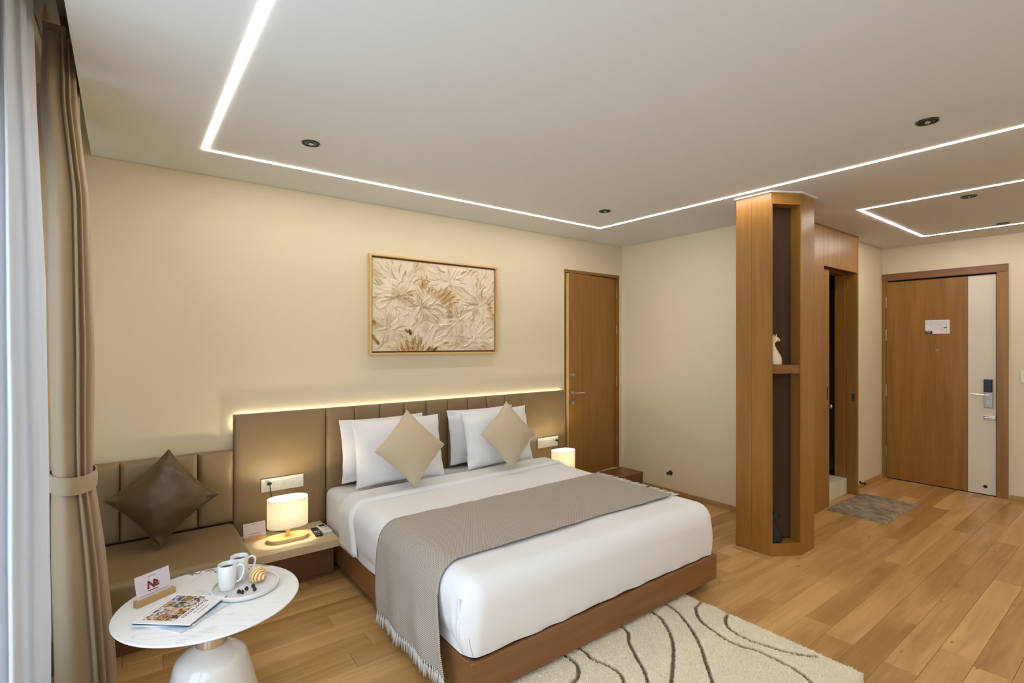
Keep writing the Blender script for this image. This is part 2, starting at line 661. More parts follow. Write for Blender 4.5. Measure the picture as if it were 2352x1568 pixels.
# ceiling slab stops short of the walls (dark shadow gap) and of the window (curtain pocket)
bm = bmesh.new()
box(bm, -0.14, XE - 0.006, YF + 0.006, YP - 0.006, ZC, ZC + 0.03)
box(bm, -0.14, XR - 0.006, YP - 0.006, YB - 0.006, ZC, ZC + 0.03)
struct(obj('ceiling', bm, 'ceiling'), 'smooth off-white plaster ceiling', 'ceiling')
struct(obj('trim_1', B(-0.146, -0.140, YF + 0.01, YB - 0.006, ZC - 0.002, ZT - 0.01), 'ceiling'), 'off-white edge board of the ceiling along the curtain pocket', 'trim')
struct(obj('roof_slab', B(XW - 0.2, XE + 0.1, YF - 0.1, YB + 0.6, ZT, ZT + 0.06), 'wall'), 'slab above the suspended ceiling', 'ceiling')

# bed wall with the opening of the side door
DX0, DX1, DZ0, DZ1 = 3.492, 4.318, 0.15, 2.246
bm = bmesh.new()
box(bm, XW - 0.2, DX0, YB, YB + 0.12, -0.05, ZT)
box(bm, DX1, XR + 0.12, YB, YB + 0.12, -0.05, ZT)
box(bm, DX0, DX1, YB, YB + 0.12, DZ1, ZT)
box(bm, DX0, DX1, YB, YB + 0.12, -0.05, DZ0)
struct(obj('wall_back', bm, 'wall'), 'cream painted wall behind the bed', 'wall')
struct(obj('wall_right', B(XR, XR + 0.10, 2.03, YB, -0.05, ZT), 'wall'), 'cream painted wall to the right of the bed', 'wall')
bm = bmesh.new()
box(bm, XR, 4.98, YP, YP + 0.08, -0.05, ZT)
box(bm, 5.80, XE, YP, YP + 0.08, -0.05, ZT)
box(bm, 4.98, 5.80, YP, YP + 0.08, 2.24, ZT)
struct(obj('wall_bathroom', bm, 'wall'), 'cream painted hall wall beside the bathroom doorway', 'wall')
# entry wall with door opening
EY0, EY1, EZ1 = 1.075, 2.0, 2.225
bm = bmesh.new()
box(bm, XE, XE + 0.12, YF - 0.1, EY0, -0.05, ZT)
box(bm, XE, XE + 0.12, EY1, YP + 0.6, -0.05, ZT)
box(bm, XE, XE + 0.12, EY0, EY1, EZ1, ZT)
box(bm, XE, XE + 0.12, EY0, EY1, -0.05, -0.013)
struct(obj('wall_entry', bm, 'wall'), 'cream painted wall holding the entrance door', 'wall')
struct(obj('wall_front', B(XW - 0.2, XE + 0.12, YF - 0.12, YF, -0.05, ZT), 'wall'), 'cream painted wall opposite the bed wall', 'wall')
# window wall: tall glazing along the left
WY0, WY1, WZ0, WZ1 = -1.35, 2.66, 0.12, 2.24
bm = bmesh.new()
box(bm, XW - 0.14, XW, YF - 0.1, WY0, -0.05, ZT)
box(bm, XW - 0.14, XW, WY1, YB, -0.05, ZT)
box(bm, XW - 0.14, XW, WY0, WY1, -0.05, WZ0)
box(bm, XW - 0.14, XW, WY0, WY1, WZ1, ZT)
struct(obj('wall_window', bm, 'wall'), 'cream painted wall with the tall window', 'wall')
win = struct(link(bpy.data.objects.new('window_1', None)), 'tall brown framed window behind the curtains', 'window')
win.location = (XW - 0.07, (WY0 + WY1) / 2, WZ0)
hw = (WY1 - WY0) / 2
hz = WZ1 - WZ0
for (y0, y1, z0, z1) in ((-hw, hw, 0, 0.06), (-hw, hw, hz - 0.06, hz), (-hw, -hw + 0.06, 0.06, hz - 0.06), (hw - 0.06, hw, 0.06, hz - 0.06)):
    obj('window_frame', B(-0.04, 0.04, y0, y1, z0, z1, 0.004), 'wood_dark', win)
for k in range(1, 3):
    yy = -hw + 2 * hw * k / 3
    obj('mullion', B(-0.035, 0.035, yy - 0.03, yy + 0.03, 0.06, hz - 0.06, 0.004), 'wood_dark', win)
for k in range(3):
    a = -hw + 2 * hw * k / 3 + (0.06 if k == 0 else 0.03)
    b = -hw + 2 * hw * (k + 1) / 3 - (0.06 if k == 2 else 0.03)
    obj('pane', B(-0.003, 0.003, a, b, 0.06, hz - 0.06), 'glass', win)
# brown timber pelmet board above the window inside the pocket
struct(obj('trim_2', B(XW, XW + 0.02, YF + 0.01, 3.10, 2.26, ZT - 0.01, 0.003), 'wood_y'), 'brown timber head board above the window', 'trim')

# baseboards
def baseboard(name, x0, x1, y0, y1, mat, label):
    struct(obj(name, B(x0, x1, y0, y1, 0.0, 0.045, 0.003), mat), label, 'baseboard')
baseboard('baseboard_right', XR - 0.012, XR, 2.10, 3.42, 'oak_trim_y', 'narrow oak baseboard of the wall right of the bed')
baseboard('baseboard_hall', 5.83, XE, YP - 0.012, YP, 'oak_trim', 'narrow oak baseboard of the short hall wall')
baseboard('baseboard_entry', XE - 0.012, XE, YF, 0.99, 'oak_trim_y', 'narrow oak baseboard right of the entrance door')
baseboard('baseboard_front', XW, XE - 0.015, YF, YF + 0.012, 'oak_trim', 'narrow oak baseboard of the wall opposite the bed')

# ------------------------------------------------------------------ side door in the bed wall (slightly ajar)
d1 = struct(link(bpy.data.objects.new('door_1', None)), 'brown side door behind the bed standing slightly ajar', 'door')
d1.location = (DX1 - 0.016, YB + 0.03, DZ0)
# local: hinge axis at origin, leaf runs to -x
for (x0, x1, z0, z1) in ((-0.008, 0.0155, 0.0, 2.095), (DX0 - DX1 + 0.0165, DX0 - DX1 + 0.034, 0.0, 2.095), (DX0 - DX1 + 0.034, -0.008, 2.066, 2.095)):
    obj('door_frame', B(x0, x1, -0.029, 0.085, z0 + 0.001, z1, 0.001), 'wood', d1)
leaf = obj('leaf', B(-0.776, -0.010, 0.002, 0.042, 0.004, 2.060, 0.002), 'wood', d1)
leaf.rotation_euler = (0, 0, math.radians(4.6))
lw = -0.776
obj('lit_edge', B(lw - 0.0012, lw - 0.0002, 0.004, 0.040, 0.01, 2.055), 'bamboo', leaf)  # pale strip, paints the leaf's left edge as lit
for z in (1.90, 1.50, 0.94, 0.30):
    bm = bmesh.new()
    lathe(bm, [(0.007, z - 0.055), (0.007, z + 0.055)], -0.004, -0.006, 10)
    for q in (-0.02, 0.0, 0.02):
        lathe(bm, [(0.0082, z + q - 0.003), (0.0082, z + q + 0.003)], -0.004, -0.006, 10)
    obj('hinge', bm, 'steel', d1, True, 40)
def rod(p, q, r, seg=12):
    return tube(bmesh.new(), [p, q], r, seg)
# lever handle, rosette, cylinder escutcheon, latch plate
h = obj('rosette', B(lw + 0.022, lw + 0.072, -0.010, 0.001, 0.835, 0.885, 0.002), 'steel', leaf)
bm = rod((lw + 0.047, -0.009, 0.86), (lw + 0.047, -0.050, 0.86), 0.009)
tube(bm, [(lw + 0.040, -0.050, 0.860), (lw + 0.165, -0.056, 0.857)], 0.008, 12)
obj('lever', bm, 'chrome', h, True, 50)
h2 = obj('escutcheon', B(lw + 0.022, lw + 0.070, -0.008, 0.001, 0.735, 0.783, 0.002), 'steel', leaf)
bm = lathe(bmesh.new(), [(0.009, 0), (0.009, 0.006)], 0, 0, 14)
xf(bm, Matrix.Translation((lw + 0.046, -0.008, 0.759)) @ Matrix.Rotation(PI / 2, 4, 'X'))
obj('lock_cylinder', bm, 'chrome', h2, True, 40)
h3 = obj('latch_plate', B(lw + 0.002, lw + 0.085, -0.006, 0.001, 1.02, 1.055, 0.002), 'steel', leaf)
obj('latch_knob', B(lw + 0.055, lw + 0.066, -0.018, -0.006, 1.031, 1.045, 0.002), 'chrome', h3)
# dim closet behind the side door
bm = bmesh.new()
box(bm, DX0 - 0.1, DX1 + 0.2, YB + 0.50, YB + 0.54, -0.05, ZT)
box(bm, DX0 - 0.14, DX0 - 0.1, YB + 0.12, YB + 0.54, -0.05, ZT)
box(bm, DX1 + 0.16, DX1 + 0.2, YB + 0.12, YB + 0.54, -0.05, ZT)
box(bm, DX0 - 0.1, DX1 + 0.16, YB + 0.12, YB + 0.50, -0.05, 0.149)
struct(obj('wall_closet', bm, 'wall'), 'cream walls behind the side door', 'wall')

# wooden step below the side door
st = thing('door_step', 'low wooden step box under the side door in the corner', 'step', (3.93, 3.57, 0))
obj('top_board', B(-0.42, 0.426, -0.142, 0.149, 0.128, 0.15, 0.002), 'wood_x', st)
obj('riser', B(-0.41, 0.426, -0.135, 0.149, 0.0, 0.128), 'wood_x', st)

# ------------------------------------------------------------------ entrance door
d2 = struct(link(bpy.data.objects.new('door_2', None)), 'brown entrance door with a cream vertical strip at the lock side', 'door')
d2.location = (XE, 1.54, 0)
# local: x 0 = wall face, y relative to 1.54
def ey(y): return y - 1.54
obj('casing', B(-0.022, -0.001, ey(0.999), ey(1.082), 0.0, 2.20, 0.002), 'wood', d2)
obj('casing', B(-0.022, -0.001, ey(1.997), ey(2.028), 0.0, 2.20, 0.002), 'wood', d2)
obj('casing', B(-0.026, -0.001, ey(0.999), ey(2.028), 2.20, 2.275, 0.002), 'wood_y', d2)
lf = obj('leaf', B(0.012, 0.052, ey(1.090), ey(1.992), 0.006, 2.185, 0.001), 'wood', d2)
obj('wood_panel', B(0.006, 0.0119, ey(1.300), ey(1.992), 0.006, 2.185, 0.001), 'wood', lf)
obj('cream_panel', B(0.006, 0.0119, ey(1.090), ey(1.298), 0.006, 2.185, 0.001), 'cream', lf)
obj('door_stop_bead', B(0.060, 0.10, ey(1.076), ey(1.0895), 0.0, 2.224), 'black_matt', d2)
obj('leak_blocker', B(0.053, 0.058, ey(1.0765), ey(1.998), -0.0125, 2.224), 'black_matt', d2)  # unseen black sheet behind the leaf, shaped to block daylight leaking under it
for z in (1.96, 1.60, 0.98, 0.30):
    bm = lathe(bmesh.new(), [(0.0085, z - 0.065), (0.0085, z + 0.065)], 0.0, ey(1.9945), 10)
    lathe(bm, [(0.010, z - 0.004), (0.010, z + 0.004)], 0.0, ey(1.9945), 10)
    obj('hinge', bm, 'steel', d2, True, 40)
# peephole
bm = lathe(bmesh.new(), [(0.013, 0), (0.013, 0.006), (0.009, 0.008), (0.007, 0.004), (0, 0.004)], 0, 0, 20)
xf(bm, Matrix.Translation((0.006, ey(1.545), 1.432)) @ Matrix.Rotation(-PI / 2, 4, 'Y'))
obj('peephole', bm, 'steel', lf, True, 40)
# electronic lock
lk = obj('lock_plate', B(-0.012, 0.0059, ey(1.110), ey(1.177), 0.867, 1.150, 0.004), 'steel', lf)
obj('card_reader', B(-0.026, -0.0121, ey(1.112), ey(1.176), 1.02, 1.149, 0.006), 'black', lk)
bm = rod((-0.012, ey(1.145), 0.995), (-0.055, ey(1.145), 0.995), 0.010)
tube(bm, [(-0.055, ey(1.138), 0.995), (-0.058, ey(1.262), 0.996)], 0.0085, 12)
obj('lever', bm, 'chrome', lk, True, 50)
bm = prism(bmesh.new(), stadium(0.010, 0.007), 0, 0.004)
xf(bm, Matrix.Translation((-0.012, ey(1.145), 0.925)) @ Matrix.Rotation(-PI / 2, 4, 'Y'))
obj('keyhole', bm, 'chrome', lk)
bl = obj('bolt_plate', B(-0.006, 0.0059, ey(1.0905), ey(1.180), 0.748, 0.786, 0.002), 'chrome', lf)
bm = rod((-0.012, ey(1.092), 0.767), (-0.012, ey(1.17), 0.767), 0.007)
tube(bm, [(-0.012, ey(1.15), 0.767), (-0.028, ey(1.15), 0.773)], 0.004, 8)
obj('bolt_bar', bm, 'chrome', bl, True, 40)
bm = lathe(bmesh.new(), [(0.016, 0), (0.016, 0.006), (0.010, 0.010), (0.006, 0.016), (0, 0.018)], 0, 0, 20)
xf(bm, Matrix.Translation((0.006, ey(1.167), 0.083)) @ Matrix.Rotation(-PI / 2, 4, 'Y'))
obj('magnet_catch', bm, 'black', lf, True, 40)

# evacuation plan plate on the door
pl = thing('evacuation_plan', 'small white floor plan plate with a black caption fixed to the entrance door', 'sign', (XE + 0.005, 1.543, 1.605))
def pb(y0, y1, z0, z1, x=-0.0035):
    return B(x, x + 0.001, y0, y1, z0, z1)
bm = bmesh.new()
prism(bm, [(-0.101, 0.0), (0.101, 0.0), (0.101, 0.145), (-0.101, 0.145)], -0.0025, 0)
xf(bm, Matrix(((0, 0, 1, 0), (-1, 0, 0, 0), (0, 1, 0, 0), (0, 0, 0, 1))))
obj('plate', bm, 'paper', pl)
# plate local: y runs to the left as seen, so use -y to go right
def strip(p, q, w, mat='ink_brown', name='plan_line'):
    p, q = Vector((0, p[0], p[1])), Vector((0, q[0], q[1]))
    d = (q - p).normalized()
    n = Vector((0, -d.z, d.y)) * w / 2
    bm = bmesh.new()
    a = [(-0.0028, *(v.yz)) for v in (p - n, q - n, q + n, p + n)]
    b = [(-0.0034, *(v.yz)) for v in (p - n, q - n, q + n, p + n)]
    loft(bm, [a, b])
    obj(name, bm, mat, pl)
def PV(u, v):       # u to the right 0..1, v up 0..1 on the plate
    return (0.101 - 0.202 * u, 0.145 * v)
strip(PV(0.09, 0.90), PV(0.88, 0.90), 0.0016)
strip(PV(0.88, 0.90), PV(0.89, 0.08), 0.0016)
strip(PV(0.05, 0.74), PV(0.89, 0.08), 0.0016)
strip(PV(0.09, 0.90), PV(0.05, 0.74), 0.0016)
strip(PV(0.24, 0.75), PV(0.86, 0.76), 0.0022)
strip(PV(0.24, 0.88), PV(0.24, 0.60), 0.0022)
strip(PV(0.70, 0.70), PV(0.71, 0.26), 0.003)
strip(PV(0.36, 0.64), PV(0.60, 0.64), 0.0016)
strip(PV(0.61, 0.70), PV(0.62, 0.36), 0.0018)
for k in range(7):
    strip(PV(0.29 + 0.082 * k, 0.90), PV(0.29 + 0.082 * k, 0.77), 0.0012)
for k in range(5):
    strip(PV(0.77, 0.30 + 0.09 * k), PV(0.88, 0.30 + 0.09 * k), 0.0012)
    strip(PV(0.62, 0.38 + 0.06 * k), PV(0.66, 0.38 + 0.06 * k), 0.001)
strip(PV(0.76, 0.43), PV(0.885, 0.43), 0.010, 'ink', 'room_mark')
obj('caption', B(-0.0036, -0.0028, 0.101 - 0.06, 0.101, 0.0, 0.032), 'ink', pl)
bm = B(-0.0040, -0.0036, 0.049, 0.093, 0.019, 0.0225)
box(bm, -0.0040, -0.0036, 0.062, 0.081, 0.009, 0.0125)
obj('caption_text', bm, 'paper', pl)

# thermostat / switch by the entrance at the right edge of the view
sw = thing('hall_switch', 'white switch panel on the wall right of the entrance door', 'switch', (XE, 0.84, 1.13))
obj('plate', B(-0.012, -0.0005, -0.075, 0.075, 0.0, 0.115, 0.003), 'plastic', sw)
for y0 in (-0.062, -0.002):
    obj('rocker', B(-0.017, -0.012, y0, y0 + 0.055, 0.05, 0.10, 0.002), 'card', sw)
obj('card_slot', B(-0.016, -0.012, -0.06, 0.06, 0.02, 0.038, 0.002), 'plastic2', sw)

# ------------------------------------------------------------------ bathroom doorway in the timber panel
pan = struct(link(bpy.data.objects.new('wall_panel', None)), 'brown timber wall panel around the bathroom doorway', 'wall')
pan.location = (5.1, 1.935, 0)
def pxx(x): return x - 5.1
PT = 2.552
obj('panel', B(pxx(4.365), pxx(4.66), 0.0, 0.03, 0.012, PT, 0.001), 'wood', pan)
obj('panel', B(pxx(4.662), pxx(5.0), 0.0, 0.03, 0.012, PT, 0.001), 'wood', pan)
obj('panel', B(pxx(5.002), pxx(5.798), 0.0, 0.03, 2.202, PT, 0.001), 'wood', pan)
obj('jamb', B(pxx(5.776), pxx(5.80), 0.0, 0.092, 0.0, 2.20, 0.001), 'wood', pan)
obj('jamb_lining', B(pxx(5.770), pxx(5.80), 0.094, 0.198, 0.1555, 2.189), 'wood', pan)
obj('head_lining', B(pxx(4.99), pxx(5.80), 0.094, 0.198, 2.19, 2.235), 'wood_x', pan)
obj('side_cover', B(pxx(5.8005), pxx(5.812), 0.0, 0.094, 0.0, PT, 0.001), 'wood', pan)
obj('skirting', B(pxx(4.37), pxx(5.0), -0.008, -0.0002, 0.0, 0.012), 'oak_trim', pan)
strk = obj('strike_plate', B(pxx(5.7735), pxx(5.776), 0.018, 0.048, 0.93, 1.01), 'steel', pan)
obj('strike_hole', B(pxx(5.772), pxx(5.7736), 0.026, 0.040, 0.95, 0.99), 'black_matt', strk)
obj('shadow_trim', B(pxx(4.37), pxx(5.81), -0.004, 0.03, PT, PT + 0.010), 'wood_x', pan)

sd = struct(link(bpy.data.objects.new('door_3', None)), 'brown sliding bathroom door slid half open behind the timber panel', 'door')
sd.location = (4.80, 1.985, 0)
obj('leaf', B(-0.39, 0.400, -0.018, 0.022, 0.006, 2.185, 0.001), 'wood', sd)
obj('pull_slot', B(0.346, 0.364, -0.020, -0.0182, 0.985, 1.10), 'black_matt', sd)
bm = lathe(bmesh.new(), [(0.010, 0), (0.010, 0.012), (0.016, 0.020), (0.017, 0.030), (0.010, 0.036), (0, 0.037)], 0, 0, 18)
xf(bm, Matrix.Translation((0.366, -0.0182, 0.925)) @ Matrix.Rotation(PI / 2, 4, 'X'))
obj('knob', bm, 'chrome', sd, True, 40)

ths = struct(obj('threshold', B(4.99, 5.769, 2.022, 3.3, 0.0, 0.155, 0.003), 'marble_step'), 'raised cream stone threshold and floor of the bathroom', 'threshold')
bm = bmesh.new()
box(bm, 4.47, 6.79, 3.30, 3.36, -0.05, ZT)
box(bm, 6.60, 6.66, 2.115, 3.30, -0.05, ZT)
struct(obj('wall_bathroom_inner', bm, 'tile'), 'dark tiled walls inside the bathroom', 'wall')
struct(obj('ceiling_bathroom', B(4.47, 6.60, 2.12, 3.30, 2.60, 2.64), 'tile'), 'dim ceiling inside the bathroom', 'ceiling')
sh = thing('shower_screen', 'dark framed glass screen seen through the bathroom doorway', 'shower screen', (5.90, 2.46, 0.156))
obj('post', B(-0.02, 0.02, -0.3, -0.27, 0, 1.9, 0.002), 'black_matt', sh)
obj('post', B(-0.02, 0.02, 0.27, 0.3, 0, 1.9, 0.002), 'black_matt', sh)
obj('rail', B(-0.012, 0.012, -0.27, 0.27, 1.86, 1.9, 0.002), 'black_matt', sh)
obj('pane', B(-0.004, 0.004, -0.27, 0.27, 0.0, 1.86), 'glass', sh)
obj('handle', rod((-0.03, -0.2, 0.75), (-0.03, -0.2, 1.0), 0.008), 'chrome', sh, True, 40)

# ------------------------------------------------------------------ octagonal column with niches
OC = [(3.58, 1.72), (3.78, 1.608), (3.99, 1.608), (4.19, 1.72), (4.19, 1.975), (3.99, 2.087), (3.78, 2.087), (3.58, 1.975)]
colm = struct(link(bpy.data.objects.new('column', None)), 'octagonal brown timber column with tall open niches', 'column')
cc = (3.885, 1.8475)
colm.location = (*cc, 0)
oc = [(x - cc[0], y - cc[1]) for x, y in OC]
def scaled(poly, d):
    out = []
    for x, y in poly:
        l = math.hypot(x, y)
        out.append((x * (1 + d / l), y * (1 + d / l)))
    return out
def notch(a, b, e=0.010, depth=0.102, e2=None):
    a, b = Vector(a), Vector(b)
    d = (b - a).normalized()
    n = Vector((-d.y, d.x))
    if n.dot(-a) < 0: n = -n
    p, q = a + d * e, b - d * (e2 or e)
    return [tuple(p), tuple(p + n * depth), tuple(q + n * depth), tuple(q)]
n1 = notch(oc[0], oc[1])
n2 = notch(oc[6], oc[7])
body = [oc[0]] + n1 + [oc[1], oc[2], oc[3], oc[4], oc[5], oc[6]] + n2 + [oc[7]]
obj('shaft', prism(bmesh.new(), body, 0.105, 2.475), 'wood', colm)
obj('plinth', prism(bmesh.new(), oc, 0.0, 0.105), 'wood', colm)
obj('head', prism(bmesh.new(), oc, 2.475, 2.552), 'wood', colm)
obj('ceiling_trim', prism(bmesh.new(), scaled(oc, 0.018), 2.552, ZC - 0.0005), 'ceiling', colm)
bm = bmesh.new()
o1, o2 = scaled(oc, 0.002), scaled(oc, 0.022)
for i in range(8):
    j = (i + 1) % 8
    prism(bm, [o1[i], o1[j], o2[j], o2[i]], 0.0, 0.02)
obj('skirting', bm, 'oak_trim', colm)
def inset(nn, e=0.0006, front=0.0):
    a, b, c, d = [Vector(v) for v in nn]
    k = (a - b).normalized() * 0.0065
    b, c = b + k, c + k
    t = (d - a).normalized() * e
    i = (b - a).normalized() * front
    return [tuple(a + t + i), tuple(b + t), tuple(c - t), tuple(d - t + i)]
for nn in (n1, n2):
    obj('shelf', prism(bmesh.new(), inset(nn, front=0.004), 1.292, 1.352), 'wood_x', colm)
for nn in (n1, n2):
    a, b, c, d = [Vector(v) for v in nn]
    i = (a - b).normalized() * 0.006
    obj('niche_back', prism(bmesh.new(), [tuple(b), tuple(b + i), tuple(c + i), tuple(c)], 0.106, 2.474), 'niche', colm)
def column_face_line(x, y):
    return obj('panel_joint', B(x - 0.0008, x, y - 0.0012, y + 0.0012, 0.11, 2.55), 'wood_dark', colm)
column_face_line(3.58 - cc[0], 1.86 - cc[1])

# cat figurines
def cat(name, label, loc, rz, mat):
    bm = bmesh.new()
    S = [(0, 0, .044, .038), (.004, 0, .048, .041), (.03, 0, .051, .043), (.06, -.003, .046, .039), (.09, -.012, .036, .032), (.115, -.020, .027, .025),
         (.138, -.024, .020, .019), (.156, -.022, .018, .018), (.170, -.012, .025, .020), (.182, .000, .032, .022), (.193, .002, .029, .021), (.202, -.004, .018, .015), (.206, -.008, .004, .004)]
    rings = []
    for z, fo, rf, rs in S:
        rings.append([(fo + rf * math.cos(2 * PI * k / 20), rs * math.sin(2 * PI * k / 20), z) for k in range(20)])
    loft(bm, rings)
    for s in (-1, 1):     # ears
        loft(bm, [[(-.006 + .010 * math.cos(2 * PI * k / 8), s * .011 + .006 * math.sin(2 * PI * k / 8), .192) for k in range(8)],
                  [(.000 + .004 * math.cos(2 * PI * k / 8), s * .014 + .003 * math.sin(2 * PI * k / 8), .216) for k in range(8)],
                  [(.003 + .001 * math.cos(2 * PI * k / 8), s * .015 + .001 * math.sin(2 * PI * k / 8), .223) for k in range(8)]])
    ellipsoid(bm, (.028, 0, .178), (.013, .011, .009), 12, 8)
    tail = spline([(-.03, .012, .010), (.0, .036, .010), (.028, .036, .010), (.040, .022, .012)], 5)
    tube(bm, tail, 0.008, 8)
    o = obj(name, bm, mat, None, True, 60)
    o.location = loc
    o.rotation_euler = (0, 0, rz)
    o.scale = (0.95, 0.95, 0.97)
    tag(o, label, 'figurine', 'cat figurines in the column')
    return o
fdir = math.atan2(OC[1][1] - OC[0][1], OC[1][0] - OC[0][0])
cat('cat_figurine', 'cream ceramic cat figurine sitting on the middle shelf of the column', (3.6605, 1.7325, 1.3525), fdir, 'cat_white')
cat('cat_figurine', 'black cat figurine sitting at the bottom of the column niche', (3.6605, 1.7325, 0.1055), fdir, 'black_matt')

# ------------------------------------------------------------------ ceiling lights
def led_loop(label, x0, x1, y0, y1, w=0.018):
    t = thing('led_strip', label, 'ceiling light', ((x0 + x1) / 2, (y0 + y1) / 2, ZC - 0.0025), 0, 'recessed LED outlines in the ceiling')
    hx, hy = (x1 - x0) / 2, (y1 - y0) / 2
    h = w / 2
    for (a, b, c, d) in ((-hx - h, hx + h, hy - h, hy + h), (-hx - h, hx + h, -hy - h, -hy + h), (-hx - h, -hx + h, -hy + h, hy - h), (hx - h, hx + h, -hy + h, hy - h)):
        obj('diffuser', B(a, b, c, d, 0.0, 0.0023), 'led', t)
led_loop('bright white LED outline in the ceiling over the bed', 0.352, 3.486, -1.15, 3.234)
led_loop('bright white LED outline in the ceiling of the entrance hall', 4.645, 6.29, -1.15, 1.54)
def downlight(x, y, label):
    t = thing('downlight', label, 'downlight', (x, y, ZC - 0.004), 0, 'black recessed ceiling downlights')
    bm = bmesh.new()
    lathe(bm, [(0.047, 0.0035), (0.047, 0.001), (0.044, -0.002), (0.039, -0.001), (0.037, 0.0035)], 0, 0, 28)
    obj('trim_ring', bm, 'black', t, True, 50)
    bm = bmesh.new()
    rings = [(0.0365, 0.0030), (0.030, 0.0010), (0.022, 0.0022), (0.014, 0.0004), (0.0, 0.0002)]
    lathe(bm, rings, 0, 0, 28)
    obj('reflector', bm, 'black', t, True)
    bm = lathe(bmesh.new(), [(0.012, 0.0002), (0.011, -0.003), (0.006, -0.005), (0, -0.006)], 0, 0, 18)
    obj('lens', bm, 'chrome', t, True)
downlight(0.788, 2.79, 'black recessed downlight above the nightstand, nearest the curtains')
downlight(3.064, 2.79, 'black recessed downlight in the ceiling near the far corner of the bed wall')
downlight(3.053, 0.73, 'black recessed downlight inside the bed LED outline towards the hall')
downlight(4.843, 0.92, 'black recessed downlight in the hall LED outline nearer the column')
downlight(6.177, 0.945, 'black recessed downlight in the hall LED outline nearest the entrance door')

# ------------------------------------------------------------------ curtains
def pleated(name, cx, cy, prof, lobes, amp, seg, mat, parent, ph=0.0, seed=1, z_noise=0.004, loc=(0, 0, 0)):
    """closed gathered curtain: prof is a list of (z, rx, ry, dx, dy)"""
    zs = [p[0] for p in prof]
    bm = bmesh.new()
    rings = []
    nzs = 70
    for k in range(nzs + 1):
        z = zs[0] + (zs[-1] - zs[0]) * k / nzs
        rx, ry, dx, dy = [float(np.interp(z, zs, [p[i] for p in prof])) for i in (1, 2, 3, 4)]
        ring = []
        for s in range(seg):
            a = 2 * PI * s / seg
            if lobes == 'drape':      # one broad fold and a bundle of narrow ones
                u = (math.cos(a) + 1) / 2
                g = 0.9 * u if u < 0.62 else 0.558 + (u - 0.62) * 8.19
                w = math.sin(2 * PI * g + 0.5 + 0.15 * math.sin(z * 2.1 + seed)) * (1.0 if u < 0.62 else 1.25)
            else:
                w = math.sin(lobes * a + ph + 0.8 * math.sin(2 * a + seed) + 0.12 * math.sin(z * 2.1 + seed))
                w = math.copysign(abs(w) ** 0.7, w)
            f = 1 + amp * w
            x = cx + dx + rx * f * math.cos(a)
            y = cy + dy + ry * f * math.sin(a)
            x += z_noise * nz(x * 9, y * 9, z * 2.0 + seed)
            ring.append((x - loc[0], y - loc[1], z - loc[2]))
        rings.append(ring)
    loft(bm, rings, cap=False)
    return obj(name, bm, mat, parent, True)
dr = thing('drape_curtain', 'brown floor-length drape gathered with a tieback beside the bench', 'curtain', (-0.165, 2.80, 0.0))
dl = (-0.165, 2.80, 0)
pleated('fabric', -0.165, 2.80, [(0.012, .097, .165, .046, .0), (0.25, .093, .165, .036, .0), (0.6, .083, .165, .018, .0), (0.86, .069, .155, .002, .0), (0.94, .063, .150, -.002, .0), (1.05, .065, .155, -.004, .0), (1.5, .069, .165, -.006, .0),
        (2.1, .064, .170, -.016, .0), (2.45, .058, .175, -.042, .0), (2.70, .052, .175, -.042, .0)], 'drape', 0.10, 300, 'drape', dr, 0.4, 2, loc=dl)
bm = bmesh.new()
rings = []
for z, g in ((0.905, 0.0), (0.907, 0.006), (0.94, 0.008), (0.973, 0.006), (0.975, 0.0)):
    tilt = -0.006
    rings.append([(-0.002 + (.0715 + g) * math.cos(2 * PI * k / 48), .0 + (.170 + g) * math.sin(2 * PI * k / 48), z + tilt * math.cos(2 * PI * k / 48)) for k in range(48)])
loft(bm, rings, cap=False)
obj('tieback', bm, 'drape', dr, True, 60)
for k, (dx, dy) in enumerate(((-0.045, -0.13), (-0.04, -0.04), (-0.045, 0.05), (-0.04, 0.13))):
    obj('heading_tab', B(dx - 0.04, dx + 0.03, dy - 0.02, dy + 0.02, 2.66, 2.745, 0.006), 'drape', dr)

sc_ = thing('sheer_curtain', 'white translucent sheer curtain hanging beside the window', 'curtain', (-0.280, 2.30, 0.0))
sl = (-0.280, 2.30, 0)
pleated('fabric', -0.280, 2.30, [(0.012, .068, .235, .006, .0), (1.0, .066, .23, .004, .0), (1.7, .060, .22, .001, .0), (2.3, .048, .21, -.008, .0), (2.74, .040, .20, -.010, .0)], 10, 0.16, 220, 'sheer', sc_, 1.1, 5, loc=sl)
for k, dy in enumerate((-0.15, -0.05, 0.05, 0.14, 0.20)):
    t = obj('heading_tab', B(-0.035, 0.045, -0.004, 0.004, 0, 0.075, 0.002), 'sheer', sc_)
    t.location = (0.0 + 0.008 * (k % 2), dy, 2.70)
    t.rotation_euler = (0.2, 0.12 * (-1) ** k, 0.5 * (-1) ** k)
for nm, x, lab in (('curtain_rail', -0.285, 'slim metal curtain rail nearest the window in the ceiling pocket'), ('curtain_rail', -0.19, 'slim metal curtain rail nearest the ceiling edge in the pocket')):
    o = obj(nm, B(x - 0.011, x + 0.011, -1.5, 3.55, 0, 0.018, 0.002), 'alu')
    o.location = (0, 0, 2.775)
    tag(o, lab, 'curtain rail', 'curtain rails in the pocket')
    brk = obj('bracket', B(x - 0.008, x + 0.008, 1.5, 1.54, 0.018, ZT - 2.775), 'alu', o)
    brk2 = obj('bracket', B(x - 0.008, x + 0.008, 3.2, 3.24, 0.018, ZT - 2.775), 'alu', o)

